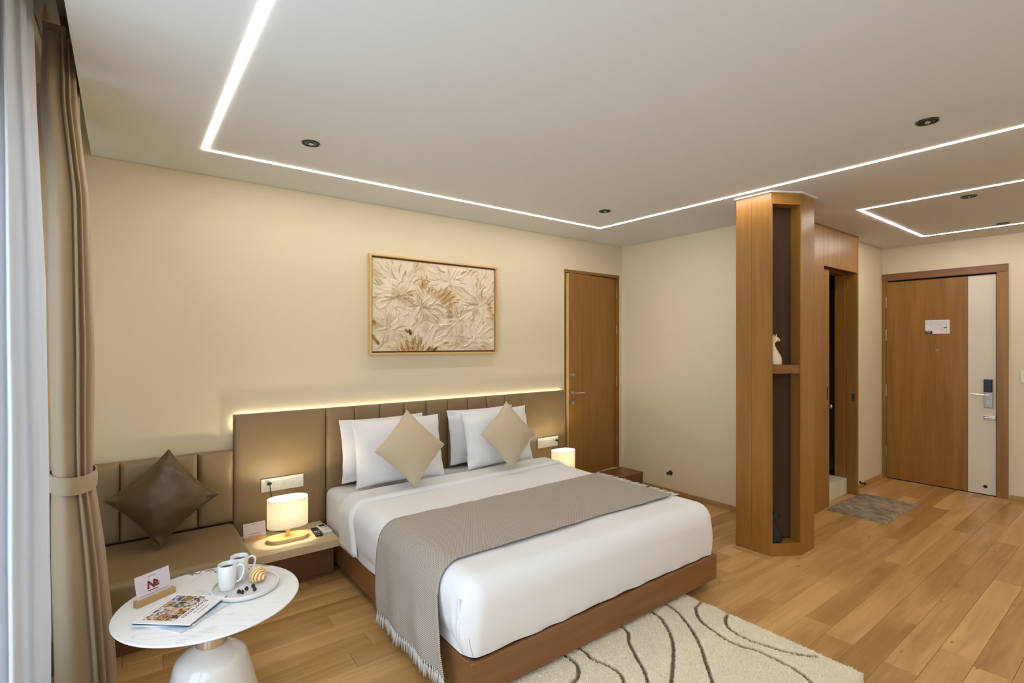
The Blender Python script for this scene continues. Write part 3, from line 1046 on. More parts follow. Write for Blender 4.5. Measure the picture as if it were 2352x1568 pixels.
# ================================================================== HEADBOARD AND BENCH
def puffed(x0, x1, z0, z1, yb, yf, bulge=0.02, n=12, p=8.0):
    """upholstered panel: back plane yb, front plane yf, edges rolled back"""
    bm = bmesh.new()
    def f(u, v):
        a, b = 2 * u - 1, 2 * v - 1
        k = (1 - abs(a) ** p) * (1 - abs(b) ** (p * 2))
        return (x0 + (x1 - x0) * u, yf + bulge * (1 - k ** 0.6), z0 + (z1 - z0) * v)
    us = [0, .02, .05, .1, .2, .35, .5, .65, .8, .9, .95, .98, 1]
    vs = [0, .006, .015, .03, .07, .2, .4, .6, .8, .93, .97, .985, .994, 1]
    V = [[bm.verts.new(f(u, v)) for v in vs] for u in us]
    for i in range(len(us) - 1):
        for j in range(len(vs) - 1):
            bm.faces.new((V[i][j], V[i + 1][j], V[i + 1][j + 1], V[i][j + 1]))
    # sides to the back plane
    rim = [V[i][0] for i in range(len(us))] + [V[-1][j] for j in range(1, len(vs))] + [V[i][-1] for i in range(len(us) - 2, -1, -1)] + [V[0][j] for j in range(len(vs) - 2, 0, -1)]
    back = [bm.verts.new((v.co.x, yb, v.co.z)) for v in rim]
    for i in range(len(rim)):
        j = (i + 1) % len(rim)
        bm.faces.new((rim[i], rim[j], back[j], back[i]))
    bm.faces.new(back)
    return bm
HBT = 1.045
hb = thing('headboard', 'long brown leatherette headboard with vertical channels and a glowing top edge', 'headboard', (2.0, 3.66, 0.20))
def hbp(name, x0, x1, z0=0.222, z1=HBT):
    obj(name, puffed(x0 - 2.0, x1 - 2.0, z0 - 0.20, z1 - 0.20, 0.022, -0.024), 'leather', hb, True, 55)
hbp('side_panel', 0.556, 1.134)
xs = [1.136, 1.338, 1.531, 1.729, 1.921, 2.118, 2.312, 2.508, 2.700, 2.892]
for a, b in zip(xs, xs[1:]):
    hbp('channel', a + 0.0005, b - 0.0005)
hbp('side_panel', 2.894, 3.453)
obj('backing_board', B(0.575 - 2, 3.44 - 2, 0.0225, 0.038, 0.02, HBT - 0.212), 'wood_dark', hb)
obj('led_strip', B(0.575 - 2, 3.44 - 2, 0.0385, 0.052, HBT - 0.225, HBT - 0.207), 'led_warm', hb)
obj('led_strip', B(0.562 - 2, 0.574 - 2, 0.030, 0.046, 0.745, HBT - 0.226), 'led_warm', hb)

bn = thing('bench', 'built-in brown leatherette bench with a channelled back beside the curtain', 'bench', (0.07, 3.36, 0))
bx = [-0.415, -0.206, -0.017, 0.172, 0.361, 0.5535]
for a, b in zip(bx, bx[1:]):
    obj('backrest_channel', puffed(a + 0.0005 - 0.07, b - 0.0005 - 0.07, 0.372, 0.822, 0.340, 0.262, 0.03), 'leather', bn, True, 55)
obj('back_board', B(-0.415 - 0.07, 0.5535 - 0.07, 0.3405, 0.357, 0.30, 0.815), 'wood_dark', bn)
def cushion_block(x0, x1, y0, y1, z0, z1, r):
    bm = B(x0, x1, y0, y1, z0, z1)
    bmesh.ops.bevel(bm, geom=bm.edges[:], offset=r, segments=5, profile=0.55, affect='EDGES')
    return bm
obj('seat_cushion', cushion_block(-0.415 - 0.07, 0.556 - 0.07, -0.345, 0.29, 0.17, 0.370, 0.035), 'leather', bn, True, 50)
obj('base', B(-0.415 - 0.07, 0.545 - 0.07, -0.28, 0.33, 0.0, 0.169), 'wood_dark', bn)

# ------------------------------------------------------------------ pillows
def pillow_bm(w, h, t, n=26, edge=0.05, seed=0, wr=0.006, pw=3.0, ex_=0.62):
    bm = bmesh.new()
    rings = {}
    def co(u, v, s):
        ex = 1 - edge * (1 - v * v) * abs(u) ** 3
        ez = 1 - edge * (1 - u * u) * abs(v) ** 3
        k = max(0.0, (1 - abs(u) ** pw) * (1 - abs(v) ** pw)) ** ex_
        wk = wr * nz(u * 3.2 + seed, v * 3.2, seed * 1.7) + wr * 0.6 * nz(u * 8 + seed, v * 8 - seed, 3)
        corner = (abs(u) * abs(v)) ** 3
        wk += wr * 1.6 * corner * math.sin(11 * (u - v) * math.copysign(1, u * v) + seed) + wr * 1.2 * max(0, (u * u + v * v) - 0.6) * math.sin(13 * (u if abs(v) > abs(u) else v) + seed)
        return (w / 2 * u * ex, s * (t / 2 * k) + wk * min(1, k * 3 + 0.3), h / 2 * v * ez)
    us = [math.sin(PI / 2 * (2 * i / n - 1)) for i in range(n + 1)]
    F = {}
    for s in (-1, 1):
        for i, u in enumerate(us):
            for j, v in enumerate(us):
                if s == 1 and (i in (0, n) or j in (0, n)):
                    F[s, i, j] = F[-1, i, j]
                else:
                    F[s, i, j] = bm.verts.new(co(u, v, s))
    for s in (-1, 1):
        for i in range(n):
            for j in range(n):
                q = (F[s, i, j], F[s, i + 1, j], F[s, i + 1, j + 1], F[s, i, j + 1])
                bm.faces.new(q)
    return bm, us, co
def pillow(name, label, cat, group, w, h, t, c, lean, rz, mat, roll=0.0, edge=0.05, seed=0, piping=None, wr=0.006, pw=3.0):
    bm, us, co = pillow_bm(w, h, t, edge=edge, seed=seed, wr=wr, pw=pw)
    o = obj(name, bm, mat, None, True)
    mt = Matrix.Rotation(rz, 4, 'Z') @ Matrix.Rotation(lean, 4, 'X') @ Matrix.Rotation(roll, 4, 'Y')
    if piping:
        pts = [co(u, -1, 0) for u in us] + [co(1, v, 0) for v in us[1:]] + [co(u, 1, 0) for u in us[::-1][1:]] + [co(-1, v, 0) for v in us[::-1][1:-1]]
        b2 = bmesh.new()
        tube(b2, pts + [pts[0]], 0.0035, 6)
        pp = obj('piping', b2, piping, o, True)
    o.matrix_world = Matrix.Translation(c) @ mt
    tag(o, label, cat, group)
    return o
# lean < 0 tips the top towards the wall (+y)
G1, G2 = 'white bed pillows', 'beige diamond cushions'
L_ = -math.radians(14)
pillow('bed_pillow', 'rear white pillow of the pair nearer the remotes, leaning on the headboard', 'pillow', G1, 0.66, 0.44, 0.12, (1.53, 3.555, 0.745), -math.radians(8), 0.02, 'linen', seed=1)
pillow('bed_pillow', 'front white pillow of the pair nearer the remotes, behind a beige cushion', 'pillow', G1, 0.66, 0.45, 0.19, (1.56, 3.360, 0.752), L_, -0.04, 'linen', seed=2)
pillow('bed_pillow', 'rear white pillow of the pair nearer the side door, leaning on the headboard', 'pillow', G1, 0.66, 0.44, 0.12, (2.40, 3.555, 0.745), -math.radians(8), 0.0, 'linen', seed=3)
pillow('bed_pillow', 'front white pillow of the pair nearer the side door, behind a beige cushion', 'pillow', G1, 0.66, 0.45, 0.19, (2.42, 3.360, 0.752), L_, 0.03, 'linen', seed=4)
pillow('cushion', 'beige satin cushion standing on its corner on the side of the remotes', 'cushion', G2, 0.375, 0.375, 0.17, (1.545, 3.150, 0.795), -math.radians(16), 0.05, 'beige', PI / 4 + 0.03, 0.07, 6, wr=0.006, pw=2.2)
pillow('cushion', 'beige satin cushion standing on its corner nearer the side door', 'cushion', G2, 0.375, 0.375, 0.17, (2.375, 3.150, 0.795), -math.radians(16), 0.0, 'beige', PI / 4 + 0.10, 0.07, 8, wr=0.006, pw=2.2)
pillow('bench_cushion', 'dark brown leather cushion with piping standing on its corner on the bench', 'cushion', None, 0.378, 0.378, 0.19, (0.18, 3.465, 0.634), -math.radians(17), 0.0, 'leather_dark', PI / 4 + 0.10, 0.11, 11, 'leather_dark', wr=0.008, pw=2.0)

# ================================================================== BED
bed = thing('platform_bed', 'low brown wooden platform bed carrying the white mattress', 'bed', (2.012, 2.68, 0))
def bx_(x): return x - 2.012
def by_(y): return y - 2.68
obj('foot_board', B(bx_(1.115), bx_(2.908), by_(1.73), by_(1.755), 0.055, 0.20, 0.002), 'wood_x', bed)
obj('side_board', B(bx_(1.115), bx_(1.14), by_(1.7555), by_(3.63), 0.055, 0.20, 0.002), 'wood_y', bed)
obj('side_board', B(bx_(2.883), bx_(2.908), by_(1.7555), by_(3.63), 0.055, 0.20, 0.002), 'wood_y', bed)
obj('deck', B(bx_(1.141), bx_(2.882), by_(1.756), by_(3.63), 0.150, 0.198), 'wood_dark', bed)
obj('plinth', B(bx_(1.30), bx_(2.72), by_(1.95), by_(3.60), 0.0, 0.149), 'wood_dark', bed)

def rounded_shell(x0, x1, y0, y1, z0, z1, r, res, wr=0.004, seed=0, open_back=False, extra=None, rb=None):
    """cloth-covered block open at the bottom: rounded top and corners"""
    bm = bmesh.new()
    def rp(p):
        re = r
        if rb is not None and p[2] < z1 - r:
            re = rb + (r - rb) * max(0.0, min(1.0, (p[2] - z0) / (z1 - r - z0))) ** 0.7
        ix = min(max(p[0], x0 + re), x1 - re)
        iy = min(max(p[1], y0 + re), y1 - (0 if open_back else re))
        iz = min(p[2], z1 - r)
        d = Vector((p[0] - ix, p[1] - iy, p[2] - iz))
        l = d.length
        if l > re:
            d = d * (re / l)
        q = Vector((ix, iy, iz)) + d
        return q
    # outer sheet parameterised as a flattened cross of arc lengths: map square to box top + sides
    zd = z1 - z0
    nx = int((x1 - x0 + 2 * zd) / res)
    ny = int((y1 - y0 + (1 if open_back else 2) * zd) / res)
    V = {}
    for i in range(nx + 1):
        a = x0 - zd + (x1 - x0 + 2 * zd) * i / nx
        for j in range(ny + 1):
            b = y0 - zd + (y1 - y0 + (1 if open_back else 2) * zd) * j / ny
            ox = max(x0 - a, a - x1, 0)
            oy = max(y0 - b, 0 if open_back else b - y1, 0)
            z = z1 - max(ox, oy)
            x = min(max(a, x0), x1)
            y = min(max(b, y0), y1)
            if ox > 0 and oy > 0:
                # wrap the corner: keep the larger drop, slide the other inward
                if ox > oy:
                    y = min(max(b, y0 ), y1)
                else:
                    x = min(max(a, x0), x1)
            q = rp((x, y, z))
            n = wr * (nz(q.x * 2.2 + seed, q.y * 2.2, q.z * 2.2) + 0.5 * nz(q.x * 5, q.y * 5 + seed, q.z * 5))
            c = Vector(((x0 + x1) / 2, (y0 + y1) / 2, z0 - 0.3))
            side = max(0.0, min(1.0, (z1 - r * 0.6 - q.z) / 0.12))
            dirv = Vector((0, 0, 1)) if side == 0 else Vector((math.copysign(1, q.x - c.x) if ox >= oy else 0, -1 if oy > ox else 0, 0.0))
            q = q + dirv * n * (1 if side == 0 else 0.8)
            if q.z < z0 + 0.05:
                q.z += 0.006 * (nz(q.x * 6, q.y * 6, seed)) * (1 - (q.z - z0) / 0.05)
            if extra:
                q = extra(q)
            V[i, j] = bm.verts.new(q)
    for i in range(nx):
        for j in range(ny):
            bm.faces.new((V[i, j], V[i + 1, j], V[i + 1, j + 1], V[i, j + 1]))
    bmesh.ops.remove_doubles(bm, verts=bm.verts[:], dist=0.0004)
    return bm

MT = 0.515
mt = obj('mattress', rounded_shell(1.118, 2.90, 1.78, 3.625, 0.206, 0.497, 0.05, 0.022, 0.003, 3), 'linen', None, True)
tag(mt, 'mattress in a white fitted sheet on the bed frame, showing under the pillows', 'mattress')
ground(mt)

def corner_fold(q):
    # tucked hospital corner at the near foot corner
    if q.x < 1.17 and q.y < 1.95:
        yl = 1.815 + 0.03 * (q.z - 0.2)
        d = (q.y - yl)
        fade = max(0, min(1, (0.44 - q.z) / 0.06))
        g = math.exp(-(d / 0.011) ** 2)
        q.x += 0.034 * g * fade
        q.x -= 0.014 * math.exp(-((d + 0.032) / 0.022) ** 2) * fade
        q.x -= 0.006 * math.exp(-((d - 0.03) / 0.02) ** 2) * fade
        if q.z > 0.36:
            q.x += 0.005 * math.sin(60 * d) * math.exp(-(d / 0.05) ** 2) * max(0, min(1, (0.47 - q.z) / 0.05))
    # the hem tucks in towards the mattress
    tk = max(0.0, (0.33 - q.z) / 0.125) ** 1.6
    q.x += 0.038 * tk * max(-1, min(1, (2.015 - q.x) / 0.9))
    if q.y < 2.0:
        q.y += 0.014 * tk * max(0, min(1, (2.0 - q.y) / 0.24))
    # soft puckers along the foot hem
    if q.z < 0.30:
        q.z += 0.0
        if q.y < 1.80:
            q.y += 0.003 * math.sin(q.x * 34 + 4 * nz(q.x * 3, 0, 0)) * (0.30 - q.z) / 0.1
    return q
dv = obj('duvet', rounded_shell(1.100, 2.930, 1.738, 3.09, 0.208, MT, 0.105, 0.0125, 0.007, 9, True, corner_fold, 0.025), 'linen', None, True)
tag(dv, 'white duvet covering the bed from the pillows to the foot', 'duvet')
# turned-back band: raised strip with a soft roll at both edges
def band_bm():
    bm = bmesh.new()
    r = 0.105
    pts = []                 # section around x at offset
    x0, x1, z0 = 1.100, 2.930, 0.235
    for k in range(8):
        pts.append((x0, z0 + (MT - r - z0) * k / 8))
    for k in range(13):
        a = PI - PI / 2 * k / 12
        pts.append((x0 + r + r * math.cos(a), MT - r + r * math.sin(a)))
    for k in range(1, 60):
        pts.append((x0 + r + (x1 - x0 - 2 * r) * k / 60, MT))
    for k in range(13):
        a = PI / 2 - PI / 2 * k / 12
        pts.append((x1 - r + r * math.cos(a), MT - r + r * math.sin(a)))
    for k in range(1, 9):
        pts.append((x1, MT - r - (MT - r - z0) * k / 8))
    n = len(pts)
    nr = []
    for i, (x, z) in enumerate(pts):
        a, b = pts[max(i - 1, 0)], pts[min(i + 1, n - 1)]
        t = Vector((b[0] - a[0], b[1] - a[1])).normalized()
        nr.append(Vector((-t.y, t.x)))
    rings = []
    m = 24
    for i, (x, z) in enumerate(pts):
        u = (x - x0) / (x1 - x0)
        drop = max(0.0, (MT - z) / (MT - z0))
        ya = 3.055 + 0.045 * u - 0.10 * drop + 0.006 * nz(x * 3, z * 3, 1)
        yb = 3.300 + 0.03 * u - 0.05 * drop + 0.008 * nz(x * 3, z * 3, 7)
        ring = []
        for j in range(m + 1):
            v = j / m
            y = ya + (yb - ya) * v
            k = math.sqrt(max(0.0, 1 - (1 - v / 0.10) ** 2)) if v < 0.10 else (1.0 if v < 0.75 else max(0.0, 1 - ((v - 0.75) / 0.25) ** 2))
            h = 0.002 + 0.020 * k + 0.003 * nz(x * 6, y * 6, z * 6) * k
            ring.append((x + nr[i].x * h, y, z + nr[i].y * h))
        # underside return
        for j in range(m, -1, -6):
            v = j / m
            y = ya + (yb - ya) * v
            ring.append((x - nr[i].x * 0.004, y, z - nr[i].y * 0.004))
        rings.append(ring)
    loft(bm, rings, cap=True)
    return bm
obj('turned_back_band', band_bm(), 'linen', dv, True)
def pleat_bm():
    rings = []
    for k in range(15):
        t = k / 14
        z = 0.445 - 0.233 * t
        tk = max(0.0, (0.33 - z) / 0.125) ** 1.6
        xc = 1.098 + 0.038 * tk
        yc = 1.800 + 0.012 * t
        w = 0.004 + 0.020 * t ** 0.7
        d = 0.003 + 0.009 * t ** 0.7
        rings.append([(xc - d * max(0.0, math.sin(2 * PI * q / 14)) + 0.01 * max(0.0, -math.sin(2 * PI * q / 14)), yc + w * math.cos(2 * PI * q / 14), z) for q in range(14)])
    return loft(bmesh.new(), rings)
obj('corner_pleat', pleat_bm(), 'linen', dv, True, 70)
ground(dv)

# ------------------------------------------------------------------ throw with herringbone weave
TH_R = 0.105
def throw_point(s, t):
    """s metres from the right end on top, t 0 (foot side) .. 1 (head side)"""
    xr = 2.80
    x0 = 1.100
    off = 0.007
    flat = xr - (x0 + TH_R)
    R = TH_R + off
    arc = PI / 2 * R
    y = 1.985 + 0.655 * t + 0.006 * nz(s * 2, t * 2, 4)
    y += 0.02 * (t - 0.3) * max(0, 1 - s / 0.6)
    h = 0.0035 * (1 + nz(s * 9, t * 5, 2)) + 0.0025 * (1 + nz(s * 4, t * 22, 6)) * (1 if s < 1.5 else 0.5)
    if s <= flat:
        return (xr - s, y, MT + off + h)
    if s <= flat + arc:
        a = (s - flat) / R
        return (x0 + TH_R - (R + h) * math.sin(a), y - 0.02 * a, MT - TH_R + (R + h) * math.cos(a))
    d = s - flat - arc
    y = y - 0.031 - 0.33 * d * (0.9 + 0.3 * (1 - t))
    x = x0 - off - h - 0.006 - 0.030 * min(1, d / 0.2) + 0.006 * math.sin(t * 17) * min(1, d / 0.15)
    return (x, y, MT - TH_R - d)
TL = (2.80 - 1.205) + PI / 2 * 0.112 + 0.295
bm = bmesh.new()
NS, NT = 170, 46
uvl = bm.loops.layers.uv.new('UVMap')
V = [[bm.verts.new(throw_point(TL * i / NS, j / NT)) for j in range(NT + 1)] for i in range(NS + 1)]
for i in range(NS):
    for j in range(NT):
        f = bm.faces.new((V[i][j], V[i + 1][j], V[i + 1][j + 1], V[i][j + 1]))
        for l, (a, b) in zip(f.loops, ((i, j), (i + 1, j), (i + 1, j + 1), (i, j + 1))):
            l[uvl].uv = (TL * a / NS, 0.655 * b / NT)
thr = obj('throw_blanket', bm, 'throw', None, True)
tag(thr, 'grey-beige herringbone throw with fringe laid across the bed', 'blanket')
sol = thr.modifiers.new('thickness', 'SOLIDIFY')
sol.thickness = 0.005
sol.offset = 1.0
# tassels: three strands in one small mesh, shared
def tassel_mesh(seed):
    r = random.Random(seed)
    bm = bmesh.new()
    tube(bm, [(0, 0, 0.004), (0.0005, 0, -0.008)], [0.0045, 0.0035], 6)
    for k in range(4):
        a = 2 * PI * k / 4 + r.uniform(-.4, .4)
        dx, dy = 0.006 * math.cos(a), 0.0075 * math.sin(a)
        ln = r.uniform(0.052, 0.066)
        tube(bm, [(0, 0, -0.005), (dx * 0.6, dy * 0.5, -ln * 0.35), (dx + r.uniform(-.003, .003), dy + r.uniform(-.003, .003), -ln)], [0.0034, 0.0036, 0.0016], 5)
    me = bpy.data.meshes.new('tassel')
    bmesh.ops.recalc_face_normals(bm, faces=bm.faces[:])
    bm.to_mesh(me)
    bm.free()
    me.materials.append(M['tassel'])
    for p in me.polygons:
        p.use_smooth = True
    return me
TM = [tassel_mesh(k) for k in range(4)]
rr = random.Random(3)
for k in range(36):
    p = throw_point(TL, (k + 0.5) / 36)
    o = link(bpy.data.objects.new('tassel', TM[k % 4]))
    o.parent = thr
    o.location = (p[0] - 0.003, p[1], p[2])
    o.rotation_euler = (rr.uniform(-.12, .12), rr.uniform(-.08, .04), rr.uniform(0, 6))
for k in range(32):
    p = throw_point(0, (k + 0.5) / 32)
    o = link(bpy.data.objects.new('tassel', TM[k % 4]))
    o.parent = thr
    o.location = (p[0] + 0.002, p[1], MT + 0.013)
    o.rotation_euler = (rr.uniform(-.2, .2), -PI / 2 + 0.04, rr.uniform(-.5, .5))

# ================================================================== NIGHTSTANDS, LAMPS, SWITCHES
NZ = 0.27
def nightstand(x0, x1, label):
    c = (x0 + x1) / 2
    t = thing('nightstand', label, 'nightstand', (c, 3.43, 0), 0, 'bedside nightstands')
    h = (x1 - x0) / 2
    obj('top', B(-h, h, -0.21, 0.203, 0.222, NZ, 0.002), 'laminate', t)
    obj('drawer_box', B(-h, h - 0.004, -0.10, 0.203, 0.03, 0.2215, 0.001), 'wood_dark', t)
    obj('plinth', B(-h, h - 0.004, -0.085, 0.203, 0.0, 0.03), 'wood_dark', t)
    return t
nightstand(0.561, 1.088, 'low nightstand with beige top between the bench and the bed')
nightstand(2.946, 3.452, 'low nightstand with beige top on the far side of the bed, by the side door')

def lamp(cx, cy, label, cord_to, cat_side):
    t = thing('table_lamp', label, 'lamp', (cx, cy, NZ + 0.0005), 0, 'lit table lamps on the nightstands')
    bm = prism(bmesh.new(), stadium(0.058, 0.062, 18), 0.0, 0.022)
    obj('base', bm, 'bamboo', t, True, 40)
    obj('stem', B(-0.011, 0.011, -0.008, 0.008, 0.022, 0.10, 0.001), 'bamboo', t)
    # open-ended stadium shade
    def ring(z, g=0.0):
        return [(x, y, z) for x, y in stadium(0.046, 0.074 + g, 20)]
    bm = loft(bmesh.new(), [ring(0.088), ring(0.088, -0.002), ring(0.262, -0.002), ring(0.262), ring(0.088)], cap=False)
    obj('shade', bm, 'shade', t, True, 50)
    bm = bmesh.new()
    tube(bm, [(-0.119, 0, 0.105), (0.119, 0, 0.105)], 0.0015, 6)
    tube(bm, [(0, 0, 0.10), (0, 0, 0.145)], 0.008, 10)
    obj('shade_fitting', bm, 'steel', t, True, 40)
    bm = bmesh.new()
    ellipsoid(bm, (0, 0, 0.172), (0.022, 0.022, 0.030), 16, 12)
    obj('bulb', bm, 'bulb', t, True)
    lt = bpy.data.lights.new('lamp_glow', 'POINT')
    lt.energy = LAMP_POWER
    lt.color = (1.0, 0.88, 0.67)
    lt.shadow_soft_size = 0.024
    lo = link(bpy.data.objects.new('lamp_glow', lt))
    lo.location = (0, 0, 0.215)
    lo.parent = t
    # cord climbs from behind the lamp to the socket
    sx, sz = cord_to[0] - cx, cord_to[1] - NZ
    wy = 3.630 - cy
    pts = spline([(0.0, 0.072, 0.008), (0.03 * cat_side, 0.11, 0.005), (sx * 0.6, wy - 0.035, 0.005), (sx + 0.008, wy - 0.022, 0.05), (sx + 0.012, wy - 0.028, 0.20), (sx + 0.004, wy - 0.034, sz - 0.03), (sx, wy - 0.028, sz)], 6)
    obj('cord', tube(bmesh.new(), pts, 0.0026, 6), 'black', t, True)
    bm = bmesh.new()
    ellipsoid(bm, (sx, wy - 0.024, sz), (0.015, 0.020, 0.010), 12, 8)
    obj('plug', bm, 'black', t, True)
    return t
lamp(0.822, 3.405, 'lit table lamp with oval white shade on the nightstand by the bench', (0.757, 0.585), 1)
lamp(3.185, 3.405, 'lit table lamp with oval white shade on the far nightstand by the side door', (3.292, 0.578), 1)

def switch_plate(x0, x1, z0, z1, label, mods):
    c = (x0 + x1) / 2
    t = thing('switch_plate', label, 'switch', (c, 3.634, z0), 0, 'white switch plates on the headboard')
    h = (x1 - x0) / 2
    H = z1 - z0
    obj('plate', B(-h, h, -0.009, 0.0, 0, H, 0.003), 'plastic', t)
    for kind, a, b in mods:
        a, b = -h + 2 * h * a, -h + 2 * h * b
        if kind == 'socket':
            s = obj('socket', B(a, b, -0.0105, -0.009, H * 0.24, H * 0.76, 0.0006), 'plastic2', t)
            bm = lathe(bmesh.new(), [(0.0035, 0), (0.0035, 0.0006)], 0, 0, 12)
            xf(bm, Matrix.Translation(((a + b) / 2, -0.0105, H * 0.63)) @ Matrix.Rotation(PI / 2, 4, 'X'))
            obj('earth_hole', bm, 'ink', s)
        else:
            o = obj('rocker', B(a, b, -0.0125, -0.009, H * 0.24, H * 0.76, 0.001), 'plastic2', t)
    return t
switch_plate(0.712, 0.976, 0.528, 0.614, 'long white switch plate on the headboard above the lamp by the bench', [('socket', .14, .29), ('r', .30, .38), ('r', .385, .47), ('r', .55, .635), ('r', .64, .725), ('r', .73, .87)])
switch_plate(3.07, 3.325, 0.522, 0.616, 'white switch plate on the headboard above the far lamp by the side door', [('r', .15, .32), ('r', .325, .49), ('r', .55, .65), ('socket', .66, .86)])

# remotes
rm = thing('tv_remote', 'flat black remote control lying on the nightstand', 'remote', (0.998, 3.405, NZ + 0.0005), math.radians(-4))
obj('body', B(-0.022, 0.022, -0.078, 0.078, 0, 0.010, 0.003), 'black', rm)
for k in range(3):
    for q in range(2):
        bm = lathe(bmesh.new(), [(0.0045, 0.010), (0.004, 0.0115)], -0.012 + 0.012 * k, -0.004 - 0.03 * q, 10)
        obj('button', bm, 'paper' if q == 0 else 'ink_grey', rm)
obj('print', B(-0.008, 0.008, -0.064, -0.060, 0.0099, 0.0103), 'lightgrey', rm)
rm2 = thing('air_conditioner_remote', 'white remote control with small screen lying on the nightstand beside the black one', 'remote', (1.050, 3.425, NZ + 0.0005), math.radians(3))
obj('body', B(-0.027, 0.027, -0.078, 0.072, 0, 0.020, 0.006), 'ceramic', rm2)
obj('screen', B(-0.019, 0.019, 0.020, 0.060, 0.0195, 0.0205), 'lcd', rm2)
obj('button', B(0.006, 0.018, -0.008, 0.006, 0.0195, 0.0212, 0.0004), 'green', rm2)
obj('button', B(-0.018, -0.003, -0.008, 0.006, 0.0195, 0.0212, 0.0004), 'lightgrey', rm2)
obj('print', B(-0.008, 0.014, -0.052, -0.047, 0.0195, 0.0203), 'ink_grey', rm2)

# ------------------------------------------------------------------ upright cards in wooden holders
def card_stand(label, loc, rz, w, h, tilt, deco, hw):
    t = thing('card_stand', label, 'card holder', loc, rz, 'cards in wooden holders')
    bm = bmesh.new()
    pf = [(-0.013, 0), (0.013, 0), (0.013, 0.022), (0.003, 0.022), (0.002, 0.008), (-0.001, 0.008), (0.0, 0.022), (-0.013, 0.022)]
    loft(bm, [[(-hw, y, z) for y, z in pf], [(hw, y, z) for y, z in pf]])
    obj('holder', bm, 'oak_light', t)
    cd = obj('card', B(-w / 2, w / 2, -0.0007, 0.0007, 0.0, h), 'card', t)
    cd.location = (0, 0.0006, 0.009)
    cd.rotation_euler = (-tilt, 0, 0)
    def flat(bm, x, z, name, mat):
        xf(bm, Matrix.Translation((x, -0.0009, z)) @ Matrix.Rotation(PI / 2, 4, 'X'))
        return obj(name, bm, mat, cd)
    def bar(x0, x1, z, th, name='print', mat='ink_grey'):
        obj(name, B(x0, x1, -0.0012, -0.0007, z - th / 2, z + th / 2), mat, cd)
    deco(flat, bar, w, h)
    return t
def deco_logo(flat, bar, w, h):
    bm = lathe(bmesh.new(), [(0.014, 0), (0.014, 0.0002)], 0, 0, 24)
    flat(bm, 0.0, h * 0.66, 'logo_disc', 'lightgrey')
    flat(xf(text_bm('N', 0.038, 0.0003, 0.0018, 0.15), Matrix.Scale(1.0, 4)), -0.010, h * 0.54, 'logo_letter', 'red')
    flat(text_bm('a', 0.044, 0.0003, 0.0018), 0.011, h * 0.575, 'logo_letter', 'red')
    bm = prism(bmesh.new(), [(-0.004, -0.004), (0.005, -0.001), (0.009, 0.004), (0.0, 0.003)], 0, 0.0004)
    flat(bm, 0.018, h * 0.53, 'logo_accent', 'orange')
    bar(-0.022, 0.016, h * 0.335, 0.003, 'print', 'red')
    bar(-0.055, 0.052, h * 0.215, 0.0016)
    bar(-0.008, 0.012, h * 0.87, 0.0018)
    bar(-0.014, -0.011, h * 0.87, 0.004, 'print', 'ink')
def deco_info(flat, bar, w, h):
    bar(-0.030, 0.036, h * 0.30, 0.0032)
    bar(-0.034, 0.036, h * 0.17, 0.0022)
    bar(-0.006, 0.016, h * 0.90, 0.002)
    bar(-0.013, -0.009, h * 0.90, 0.004, 'print', 'ink')
TZ = 0.50
card_stand('upright card with a dark red logo in a wooden holder on the marble table', (0.098, 2.428, TZ + 0.0005), math.radians(29), 0.128, 0.098, 0.22, deco_logo, 0.072)
card_stand('upright pale card in a wooden holder on the nightstand behind the lamp', (0.655, 3.52, NZ + 0.0005), math.radians(2), 0.128, 0.096, 0.18, deco_info, 0.066)

